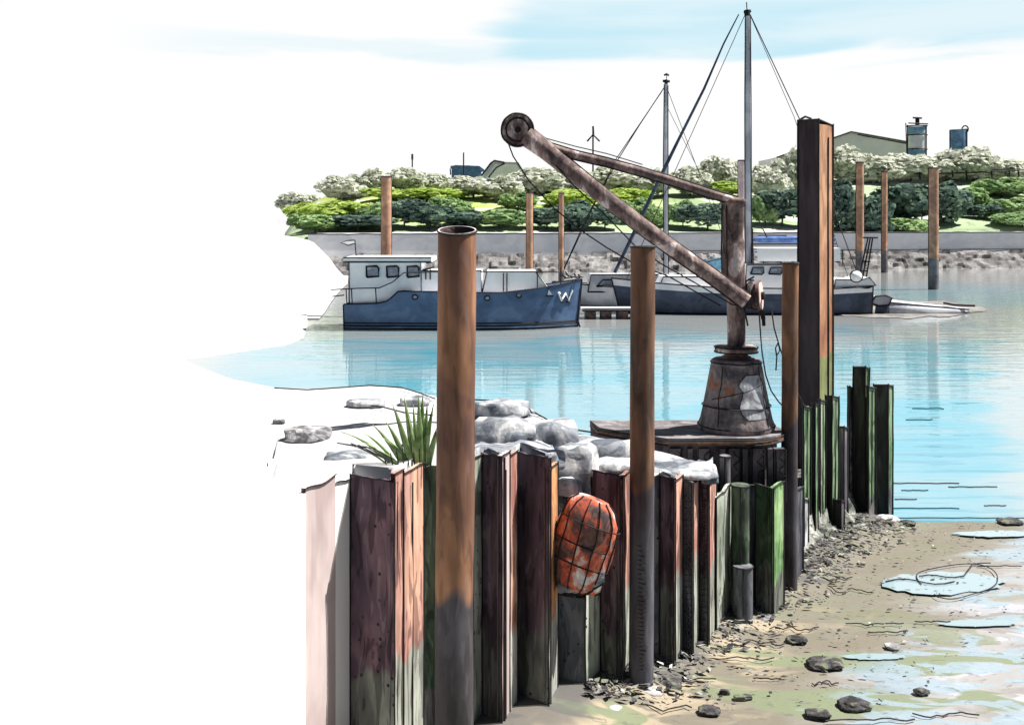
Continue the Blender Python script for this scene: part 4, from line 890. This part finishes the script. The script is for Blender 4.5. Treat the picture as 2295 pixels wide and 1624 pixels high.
a = MB(); pf = [Bp(1672, 18), Bp(1650, 66), Bp(1600, 160), Bp(1548, 290), Bp(1500, 370), Bp(1450, 480), Bp(1385, 615)]
pf[1:6] = [pf[0].lerp(pf[6], q)+Vector((.0, 0, .25*nv(q*5))) for q in (.12, .28, .48, .62, .8)]
a.tube(pf, [px(x, dB) for x in (1.3, 2.0, 3, 3.4, 4.5, 4.5, 4)], 'navy2', 8); a.build('furled_sail', t)
a = MB(); a.line([Bp(1686, 20), Bp(1520, 390), Bp(1410, 635)], px(.8, dB)); a.line([Bp(1699, 20), Bp(1755, 138), Bp(1815, 265), Bp(1955, 640)], px(1.2, dB)); a.line([Bp(1700, 24), Bp(1800, 255), Bp(1930, 640)], px(.7, dB)); a.build('rigging', t)
a = MB(); a.tube([Bp(1700, 538), Bp(1725, 538), Bp(1800, 538), Bp(1893, 538)], [px(3, dB), px(9, dB), px(9, dB), px(6, dB)], 'blue', 10, flat=.9, wob=.15); a.line([Bp(1715, 529, -.25), Bp(1780, 529, -.25)], px(1.3, dB)); a.line([Bp(1700, 549, -.1), Bp(1898, 548, -.1)], px(1.3, dB)); a.build('boom', t)
a = MB(); a.line([Bp(1697, 640, -1), Bp(1695, 512, -1), Bp(1718, 512, -1), Bp(1728, 532, -1)], px(1.5, dB))
for v in (560, 566, 578): a.line([Bp(1700, v, -1), Bp(1905, v+3, -1)], px(1.1, dB))
for u in (1720, 1760, 1800, 1868, 1900): a.line([Bp(u, 560, -1), Bp(u, 596, -1)], px(1, dB))
a.build('guardrail', t)
a = MB(); a.box(Bp(1800, 572), (4.8, 2.2, .75), 'roofw'); a.build('upper_cabin', t)
a = MB(); lo = Bp(1930, 640, -1.3); up = Bp(1958, 535, -1.3)
for o_ in (0, .22, .45): a.line([lo+Vector((o_, 0, 0)), up+Vector((o_*.6-.1, 0, 0))], px(1.8, dB))
for q in (.3, .5, .7): a.line([lo.lerp(up, q), lo.lerp(up, q)+Vector((.4, 0, 0))], px(1.6, dB))
a.tube([up+Vector((.05+.4*math.cos(w), .3*math.sin(w), .05)) for w in [i*2*math.pi/14 for i in range(15)]], px(2, dB), 'ink', 5, caps=False); a.build('stern_ladder', t)
a = MB(); c = Bp(1919, 619, -1.9); bm = None
a.lathe(c-Vector((0, 0, .33)), [(.05, 0), (.22, .06), (.33, .2), (.36, .33), (.33, .46), (.22, .6), (.05, .66)], 'roofw', 16); a.tube([c+Vector((.36*math.cos(w), -.1, .34*math.sin(w))) for w in [i*2*math.pi/18 for i in range(19)]], px(1.4, dB), 'ink', 4, caps=False); a.build('fender', t)
a = MB(); a.prism([Bp(u, v, -1.7) for u, v in ((1872, 646), (1876, 626), (1930, 629), (1952, 622), (1967, 640), (1950, 646))], (0, 3, 0), 'white'); a.line([Bp(u, v, -1.75) for u, v in ((1872, 646), (1876, 626), (1930, 629), (1952, 622), (1967, 640), (1950, 646), (1872, 648))], px(1.5, dB)); a.build('cockpit_coaming', t)

# pontoon between barge and navy yacht
dP = 60
t = thing('pontoon', 'low grey floating pontoon between the barge bow and the navy yacht', 'pontoon', (bx(1370, dP), dP, 0))
a = MB(); a.box((bx(1372, dP), dP+.8, .52), (bx(1440, dP)-bx(1305, dP), 1.6, .1), 'grey')
for z in (.58, .46): a.line([Vector((bx(1305, dP), dP-.02, z)), Vector((bx(1440, dP), dP-.02, z))], px(1.4, dP))
a.build('walkway', t)
for u in (1325, 1360, 1397, 1430):
    a = MB(); a.box((bx(u, dP), dP+.8, .18), (.55, 1.4, .54), 'cranedk'); a.build('float', t)
# dinghy and outboard
dD = 64
t = thing('dinghy', 'low white dinghy with a black outboard motor off the navy yacht stern', 'dinghy', (bx(2080, dD), dD, 0))
a = MB(); rows = []
for i in range(15):
    q = i/14; u = lerp(1985, 2172, q); w = .75*math.sin(math.pi*min(1, .25+q*.75))**.6+.02; hgt = lerp(.75, .25, q)
    rows.append([Vector((bx(u, dD), dD+w*c_, hgt*s_)) for c_, s_ in ((-1, -.2), (-1.02, .45), (-.85, .9), (-.4, 1.05), (0, 1.1), (.4, 1.05), (.85, .9), (1, -.2))])
a.grid(rows, 'grey'); a.add([rows[0][k] for k in range(8)], [tuple(range(8))], 'grey'); a.build('hull', t)
a = MB(); a.line([r[2] for r in rows], px(1.4, dD)); a.line([r[0]+Vector((0, -.03, .12)) for r in rows], px(1.2, dD)); a.tube([Vector((bx(2110, dD), dD-.3, .62)), Vector((bx(2135, dD), dD-.3, .5)), Vector((bx(2180, dD), dD-.3, .45))], px(2.5, dD), 'ink', 5); a.build('gunwale', t)
a = MB(); a.prism([P(u, v, dD-.7) for u, v in ((1952, 680), (1962, 664), (1985, 662), (2000, 668), (1992, 684), (1970, 686))], (0, .5, 0), 'grey'); a.line([P(u, v, dD-.75) for u, v in ((1952, 680), (1962, 664), (1985, 662), (2000, 668), (1992, 684), (1970, 686), (1952, 680))], px(2, dD)); a.prism([P(u, v, dD-.65) for u, v in ((1966, 686), (1990, 684), (1986, 704), (1964, 704))], (0, .3, 0), 'navy2'); a.build('outboard_motor', t)

# mooring piles in the harbour
def mpile(u, v0, v1, d, wp, label, m='mpile'):
    p = P(u, v0, d); z0 = -1.0; r = px(wp/2, d); x = p.x
    a = MB(); a.tube([Vector((x, d, z)) for z in (z0, 0, 1, 2, 3, p.z)], r, m, 20, wob=.03)
    for o_ in (-1, 1): a.line([Vector((x+o_*r*1.0, d, .0)), Vector((x+o_*r, d, p.z))], px(1.1, d))
    a.line([Vector((x+r*math.cos(w), d+r*math.sin(w), p.z)) for w in [i*2*math.pi/16 for i in range(17)]], px(1.5, d))
    return tag(a.build('mooring_pile', origin=(x, d, 0)), label, 'mooring pile', 'round mooring piles standing in the harbour')
mpile(866, 396, 0, 62, 23, 'leftmost harbour mooring pile, behind the barge wheelhouse')
mpile(1187, 432, 0, 60.5, 15, 'mooring pile left of the two behind the barge foredeck')
mpile(1258, 433, 0, 61, 11, 'thin orange mooring pile behind the barge bow')
mpile(1663, 360, 0, 70, 18, 'pale pink mooring pile just left of the tallest mast', 'ppile')
mpile(1927, 364, 0, 104, 17, 'mooring pile nearest the right side of the square pile')
mpile(1982, 385, 0, 112, 13, 'thinnest mooring pile in front of the far quay')
mpile(2092, 377, 0, 85.5, 22, 'rightmost mooring pile, standing alone in open water')

# ------------------------------------------------------------------ far buildings
dH = 172
def HB(u, v, y=0.): return P(u, v, dH)+Vector((0, y, 0))
t = thing('grey_shed', 'long pale grey shed with a low gabled roof on the hill', 'shed', HB(1890, 385))
a = MB(); pr = [(1745, 400), (1745, 350), (1905, 299), (2050, 326), (2050, 400)]; a.prism([HB(u, v) for u, v in pr], (0, 14, 0), 'shed'); a.build('wall', t)
a = MB(); ap = [(1738, 353), (1905, 296), (2056, 323)]
for (p, q) in zip(ap, ap[1:]): a.grid([[HB(*p, -.6), HB(*q, -.6)], [HB(*p, 15), HB(*q, 15)]], 'shedroof', False); a.prism([HB(*p, -.6), HB(*q, -.6), HB(q[0], q[1]+4, -.6), HB(p[0], p[1]+4, -.6)], (0, .4, 0), 'shedroof')
a.line([HB(*p, -.7) for p in ap], px(1.5, dH)); a.line([HB(p[0]+14, p[1]+7, -.7) for p in ap[1:]], px(1., dH)); a.line([HB(1747, 350, -.3), HB(1750, 380, -.3)], px(3, dH)); a.build('roof', t)
t = thing('storage_tower', 'round tower with blue and white bands behind the right end of the shed', 'tower', HB(2055, 385))
def cyl(u, v0, v1, w, m, a, d=165): 
    p = P(u, v1, d); a.lathe(p, [(px(w/2, d), 0), (px(w/2, d), px(v1-v0, d))], m, 20)
a = MB(); cyl(2055, 285, 352, 40, 'white', a)
for v0, v1 in ((285, 300), (337, 353)): cyl(2055, v0, v1, 41.5, 'bluebk', a)
for v in (283, 303, 335, 352): a.line([P(2055+22*math.cos(w), v, 165)+Vector((0, px(22, 165)*math.sin(w), 0)) for w in [i*2*math.pi/20 for i in range(21)]], px(1.3, 165))
for o_ in (-21, 21): a.line([P(2055+o_, 280, 164), P(2055+o_, 352, 164)], px(1.4, 165))
a.build('tank_wall', t)
a = MB(); cyl(2056, 264, 282, 9, 'ink', a); a.line([P(2036, 276, 164), P(2080, 278, 164)], px(1.4, 165)); a.line([P(2033, 356, 163), P(2030, 276, 163)], px(1.2, 165)); a.line([P(2046, 264, 165), P(2066, 265, 165)], px(2, 165)); a.build('vent', t)
t = thing('blue_tank', 'squat blue tank on the hill at the far right', 'tank', P(2148, 340, 168))
a = MB(); cyl(2148, 292, 336, 38, 'bblue', a, 168); 
for o_ in (-19, 19): a.line([P(2148+o_, 292, 167), P(2148+o_, 336, 167)], px(1.5, 168))
a.line([P(2129, 292, 167), P(2168, 290, 167)], px(1.4, 168)); a.build('tank_wall', t)
a = MB(); a.tube([P(2163+7*math.cos(w), 290+8*math.sin(w), 167) for w in [i*2*math.pi/14 for i in range(15)]], px(1.6, 168), 'ink', 5, caps=False); a.build('pipe_loop', t)
t = thing('blue_shed', 'small blue shed on the hill left of the gabled house', 'shed', P(1045, 405, 150))
a = MB(); a.prism([P(u, v, 150) for u, v in ((1012, 412), (1012, 374), (1075, 376), (1080, 408))], (0, 6, 0), 'bblue'); a.line([P(1010, 373, 149.9), P(1052, 372, 149.9)], px(1.4, 150)); a.line([P(1009, 378, 149.9), P(1010, 392, 149.9)], px(1.4, 150)); a.build('wall', t)
a = MB(); a.prism([P(u, v, 149.7) for u, v in ((1008, 375), (1020, 370), (1074, 372), (1084, 379), (1078, 381), (1012, 379))], (0, 6.6, 0), 'bblue'); a.build('roof', t)
t = thing('gabled_house', 'small white gabled house on the hill above the left side of the crane head', 'house', P(1110, 400, 152))
a = MB(); a.prism([P(u, v, 152) for u, v in ((1085, 402), (1110, 366), (1160, 368), (1178, 402))], (0, 8, 0), 'roofw'); a.build('wall', t)
a = MB(); a.line([P(u, v, 151.8) for u, v in ((1076, 398), (1100, 366), (1108, 360), (1130, 364))], px(2, 152)); a.line([P(u, v, 151.8) for u, v in ((1095, 398), (1112, 376), (1132, 366))], px(1.4, 152)); a.prism([P(u, v, 151.9) for u, v in ((1078, 400), (1104, 362), (1162, 364), (1184, 400), (1178, 402), (1158, 369), (1110, 368), (1086, 402))], (0, 8.4, 0), 'shedroof'); a.build('roof', t)
def pole(u, v0, v1, d, label, extra=None, r=1.4, name='lamp_post', cat='lamp post'):
    a = MB(); a.line([P(u, v1+8, d), P(u, v0, d)], px(r, d)); 
    if extra: extra(a)
    return tag(a.build(name, origin=P(u, v1, d)), label, cat)
pole(924, 345, 405, 150, 'thin dark pole on the hill right of the leftmost mooring pile', lambda a: (a.line([P(924, 346, 150), P(924, 358, 150)], px(2.4, 150)), a.line([P(902, 400, 150), P(935, 398, 150), P(944, 406, 150)], px(1.2, 150))), 1.5)
pole(1039, 342, 400, 148, 'thin dark pole in front of the small blue shed', None, 1.5)
pole(1329, 285, 400, 150, 'wind gauge pole with three arms seen between jib and tie beam', lambda a: (a.line([P(1316, 317, 150), P(1329, 302, 150), P(1344, 317, 150)], px(2, 150)), a.line([P(1320, 400, 150), P(1340, 400, 150)], px(2.5, 150)), a.line([P(1329, 283, 150), P(1330, 303, 150)], px(2.2, 150))), 1.8, 'wind_gauge', 'wind gauge')
t = thing('hilltop_fence', 'dark post and rail fence along the top of the right hill', 'fence', P(2050, 385, 158))
a = MB(); a.line([P(u, v+2*nv(u*.02), 157) for u, v in ((1700, 385), (1780, 383), (1872, 384), (1980, 388), (2080, 389), (2200, 386), (2295, 381), (2400, 379))], px(1.4, 157)); a.build('rail', t)
for i, u in enumerate((1880, 1953, 2012, 2060, 2134, 2165, 2222, 2262, 2282, 2330)):
    a = MB(); a.line([P(u, 382, 156.8), P(u+2, 402 if i % 2 else 397, 156.8)], px(2, 157)); a.build('post', t)

# ------------------------------------------------------------------ bushes and trees
def crown(seed, m, n=2200, leaf=.095, lumps=13, core=.72):
    """unit sized crown (width 2, height about 2) of small leaf faces over irregular lumps"""
    rnd = random.Random(seed); L = []
    for i in range(lumps):
        a_ = rnd.uniform(0, 6.28); rr = rnd.uniform(.15, .68); z = rnd.uniform(-.45, .5)*(1.15-rr)
        L.append((Vector((rr*math.cos(a_), rr*math.sin(a_)*.8, z)), rnd.uniform(.24, .46)))
    L.append((Vector((0, 0, -.1)), .5))
    vs = []; fs = []
    for c, r in L:                                        # dense dark inside so the crown has body
        for i in range(6):
            pass
    for i in range(n):
        c, r = L[rnd.randrange(len(L))]
        d = Vector((rnd.gauss(0, 1), rnd.gauss(0, 1), rnd.gauss(0, 1))).normalized()
        p = c+d*r*rnd.uniform(.62, 1.06); s_ = leaf*rnd.uniform(.6, 1.5)
        n1 = (d+Vector((rnd.gauss(0, .5), rnd.gauss(0, .5), rnd.gauss(0, .5)))).normalized(); a1 = n1.cross(Vector((0, 0, 1))).normalized() if abs(n1.z) < .95 else Vector((1, 0, 0)); b1 = n1.cross(a1)
        w_ = rnd.uniform(0, 6.28); k = len(vs); m_ = rnd.choice((4, 5, 5, 6))
        for j in range(m_):
            q = w_+j*2*math.pi/m_; vs.append(p+a1*math.cos(q)*s_*rnd.uniform(.7, 1.2)+b1*math.sin(q)*s_*rnd.uniform(.6, 1))
        fs.append(tuple(range(k, k+m_)))
    me = bpy.data.meshes.new('foliage'); me.from_pydata([tuple(v) for v in vs], [], fs); me.materials.append(M[m]); me.update(); return me
CR = {k: [crown(s_*7+i, k) for i in range(4)] for s_, k in enumerate(('teal', 'mid', 'ltree', 'limeb'))}
tr = MB(); tr.tube([(0, 0, -1.5), (.05, 0, -.6), (0, .05, .1)], [.09, .06, .03], 'bark', 7)
for a_ in (0.3, 2.2, 4.1): tr.tube([(.04, 0, -.7), (.35*math.cos(a_), .35*math.sin(a_), -.1), (.6*math.cos(a_), .5*math.sin(a_), .25)], [.045, .03, .012], 'bark', 5)
_o = tr.build('trunk'); TRME = _o.data; bpy.data.objects.remove(_o)
def hd(u, v):                                            # depth on the hill where it shows at (u, v)
    a_, b_ = interp(vf, u), interp(vt, u); q = max(0, min(1, (v-a_)/(b_-a_ if b_ != a_ else -1)))**(1/.85); return qd(u)+5+42*q
cnt = 0
def bush(u, v0, v1, w, kind, label, tree=False):
    """v0 top, v1 foot, w width, all as they show"""
    global cnt; cnt += 1
    d = hd(u, v1)-.3 if v1 > interp(vt, u) else qd(u)+50
    hgt = px(v1-v0, d); wid = px(w/2, d)
    t = thing('tree' if tree else 'bush', label, 'tree' if tree else 'bush', P(u, v1, d), ('pale trees on the hill top' if tree else 'bushes on the grassy far bank'))
    me = CR[kind][cnt % 4]; f = bpy.data.objects.new('crown' if tree else 'foliage', me); C.objects.link(f); f.parent = t
    f.location = (0, 0, hgt*.5); f.scale = (wid*1.6, min(wid*1.2, 3.5), hgt*(.62 if not tree else .72)); f.rotation_euler = (0, 0, 0 if cnt % 2 else math.pi)
    g = bpy.data.objects.new('trunk', TRME); C.objects.link(g); g.parent = t; g.location = (0, 0, hgt*.42); g.scale = (wid*.7, wid*.7, hgt*.4)
BU = [ (2270, 440, 485, 90, 'mid', 'green bush low on the slope at the right edge'), (2205, 455, 490, 60, 'teal', 'small dark bush on the open slope at the right'), (2290, 470, 508, 90, 'mid', 'lowest green bush at the right edge above the quay'), (668, 470, 512, 50, 'mid', 'small mid-green bush on the very tip of the far bank'), (690, 452, 500, 70, 'limeb', 'lime bush near the left tip of the far bank'),(880, 415, 450, 110, 'limeb', 'lime bush high on the bank right of the leftmost mooring pile'), (985, 420, 450, 110, 'limeb', 'lime bush high on the bank below the blue shed'), (1275, 425, 465, 110, 'limeb', 'lime bush high on the bank right of the foredeck piles'), (1400, 420, 460, 90, 'limeb', 'lime bush high on the bank between jib and tie beam'), (1640, 400, 440, 90, 'limeb', 'lime bush high on the bank beside the pink mooring pile'), (1860, 425, 470, 60, 'limeb', 'lime bush tight against the square pile'),
 # u, top, foot, width, kind, label
 (705, 478, 520, 80, 'mid', 'low mid-green bush at the left end of the far bank'),
 (765, 448, 505, 120, 'limeb', 'mid-green bush, second from the left end of the bank'),
 (800, 478, 516, 120, 'teal', 'dark bush low on the bank left of the leftmost mooring pile'),
 (838, 452, 508, 60, 'mid', 'mid-green bush touching the leftmost mooring pile'),
 (905, 440, 508, 90, 'teal', 'dark bush just right of the leftmost mooring pile'),
 (960, 455, 510, 100, 'teal', 'dark bush above the thickest steel pile top'),
 (1005, 435, 490, 80, 'mid', 'mid-green bush under the small blue shed'),
 (1050, 470, 508, 110, 'teal', 'long dark bush right of the thickest steel pile top'),
 (1120, 465, 510, 100, 'mid', 'mid-green bush left of the left foredeck mooring pile'),
 (1160, 428, 470, 70, 'mid', 'small mid-green bush high on the bank at the slack hoist cable'),
 (1225, 460, 512, 80, 'teal', 'dark bush between the two foredeck mooring piles'),
 (1300, 448, 515, 90, 'teal', 'dark bush right of the thin orange mooring pile'),
 (1355, 455, 512, 70, 'teal', 'dark bush under the middle of the jib'),
 (1425, 440, 500, 70, 'mid', 'mid-green bush above the middle steel pile'),
 (1470, 455, 508, 50, 'mid', 'narrow mid-green bush left of the shorter mast'),
 (1530, 445, 505, 50, 'mid', 'narrow mid-green bush right of the shorter mast'),
 (1585, 450, 515, 90, 'teal', 'dark bush left of the crane column'),
 (1715, 430, 505, 50, 'mid', 'mid-green bush touching the tallest mast'),
 (1752, 415, 505, 90, 'teal', 'large dark bush between tallest mast and square pile'),
 (1895, 400, 515, 80, 'teal', 'large dark bush just right of the square pile'),
 (1950, 430, 555, 80, 'teal', 'tall dark bush between the first two right mooring piles'),
 (2020, 402, 505, 110, 'teal', 'large dark bush right of the thinnest mooring pile'),
 (2065, 410, 500, 70, 'teal', 'large dark bush left of the rightmost mooring pile'),
 (2130, 405, 500, 90, 'teal', 'large dark bush right of the rightmost mooring pile'),
 (2175, 415, 475, 70, 'mid', 'smaller green bush on the slope, second right of the rightmost mooring pile'),
 (2245, 395, 440, 110, 'mid', 'green bush at the right edge high on the slope'),
 (2030, 480, 530, 110, 'mid', 'low green bush at the quay edge below the large dark ones')]
for b_ in BU: bush(*b_)
TR = [(675, 430, 465, 70, 'leftmost pale grey tree, low on the hill end'), (770, 395, 440, 90, 'pale tree left of the leftmost mooring pile'), (828, 380, 425, 70, 'pale grey tree just left of the leftmost mooring pile'),
 (905, 380, 420, 90, 'pale grey tree behind the left thin pole'), (965, 385, 420, 70, 'pale grey tree left of the blue shed'), (1060, 395, 435, 100, 'pale grey tree in front of the small blue shed'), (1118, 395, 440, 80, 'pale grey tree below the gabled house'),
 (1200, 380, 425, 120, 'pale tree under the crane head'), (1285, 378, 425, 120, 'pale tree left of the wind gauge'), (1380, 375, 425, 100, 'pale tree right of the wind gauge'), (1450, 380, 430, 90, 'pale tree left of the shorter mast'), (1545, 378, 430, 90, 'pale tree right of the shorter mast'),
 (1620, 350, 420, 70, 'taller pale tree left of the pink mooring pile'), (1725, 372, 440, 80, 'pale tree at the tallest mast'), (1775, 335, 430, 70, 'pale grey tree left of the square pile'),
 (1890, 335, 400, 90, 'pale tree in front of the shed, beside the square pile'), (1965, 345, 400, 110, 'pale tree in front of the middle of the shed'), (2040, 345, 398, 120, 'pale tree below the banded tower'), (2120, 338, 396, 110, 'pale tree left of the squat blue tank'), (2180, 335, 396, 110, 'pale tree right of the squat blue tank'), (2250, 352, 396, 110, 'pale tree at the right edge of the hill top')]
for u, v0, v1, w, lb in TR: bush(u, v0, v1+8, w, 'ltree', lb, True)

# added white sheet that blanks out the left of the harbour
rows = []; US_ = list(range(-3000, 300, 150))+list(range(300, 680, 20))+list(range(680, 696, 4))
for j in range(24):
    q = j/23; r = []
    for u in US_:
        vn = interp([(-3000, 820), (300, 826), (430, 817), (560, 797), (650, 783), (680, 768), (688, 740), (692, 660)], u)
        v = lerp(vn, 492.5, q**.8); z = .16*min(1, q*9)-.03; p = G(u, v, z) if u < 640 else G(u, max(v, 610), z); p.z += .03*nv(p.x*.2, p.y*.2)*min(1, q*6)-(.06 if u > 689 else 0); r.append(p)
    rows.append(r)
tag(MB().grid(rows, 'bank').build('blank_sheet'), 'flat white sheet added to leave the left of the harbour blank', kind='structure')
# added white mound that blanks out the left end of the quay
rows = []
for j in range(24):
    q = j/23; r = []
    for u in list(range(-3000, 500, 100))+list(range(500, 800, 12)):
        vt_ = interp([(600, 526), (650, 529), (700, 540), (740, 580), (770, 625), (790, 640)], u)
        zt_ = max(.1, H+(HZ-vt_)*104/F); d = 60+q*44 if u < 720 else lerp(104-44*max(.06, (800-u)/80), 104, q)
        z = lerp(.05, zt_, q*q*(3-2*q)) if u < 780 else -.2
        r.append(Vector(((u-CX)/F*d, d, z)))
    rows.append(r)
rows.append([p+Vector((0, 3, -p.z-.3)) for p in rows[-1]])
tag(MB().grid(rows, 'bank').build('blank_mound'), 'low white mound added to blank out the far left shore', kind='structure')
# weed and grit along the foot of the wall: uncountable
rnd = random.Random(5); a = MB()
for i in range(2200):
    y = rnd.uniform(12.2, 19.6); off = abs(rnd.gauss(0, .45))+(.0 if rnd.random() < .75 else rnd.uniform(0, 2.5)); x = 1.05+(y-12.7)*.75+off/.8
    z = .09+.025*nv(x*1.3, y*1.3)+.012*nv(x*5, y*5)+.18*max(0, 1-off/.8)
    w_ = rnd.uniform(0, 3.14); L_ = rnd.uniform(.02, .10)*(1 if off < 1 else .6); th_ = rnd.uniform(.2, .5)
    e1 = Vector((math.cos(w_), math.sin(w_)*.6, rnd.uniform(-.1, .25)))*L_; e2 = Vector((-math.sin(w_), math.cos(w_), .3))*L_*th_; c = Vector((x, y, z))
    a.add([c-e1, c-e2*.8, c+e1*.9, c+e2], [(0, 1, 2, 3)], rnd.choice(('dstone', 'dstone', 'ink', 'ink', 'gtimber', 'rubble')))
tag(a.build('seaweed'), 'dark seaweed and grit strewn along the foot of the piling', kind='stuff')

# low silt spit behind the navy yacht
vs = [G(2010+200*math.cos(w)*(1+.15*nv(math.cos(w)*2, math.sin(w)*2)), 692+19*math.sin(w)*(1+.3*nv(math.cos(w)*4, math.sin(w)*4, 5)), .03) for w in [i*2*math.pi/48 for i in range(48)]]
M['silt'] = wash('grey_brown_silt', [(.14, .13, .12), (.20, .19, .175), (.27, .26, .25)], .6, rough=.5)
tag(MB().add(vs, [tuple(range(48))], 'silt').build('silt_bank'), 'low grey-brown silt spit showing at the stern of the navy yacht', kind='structure')
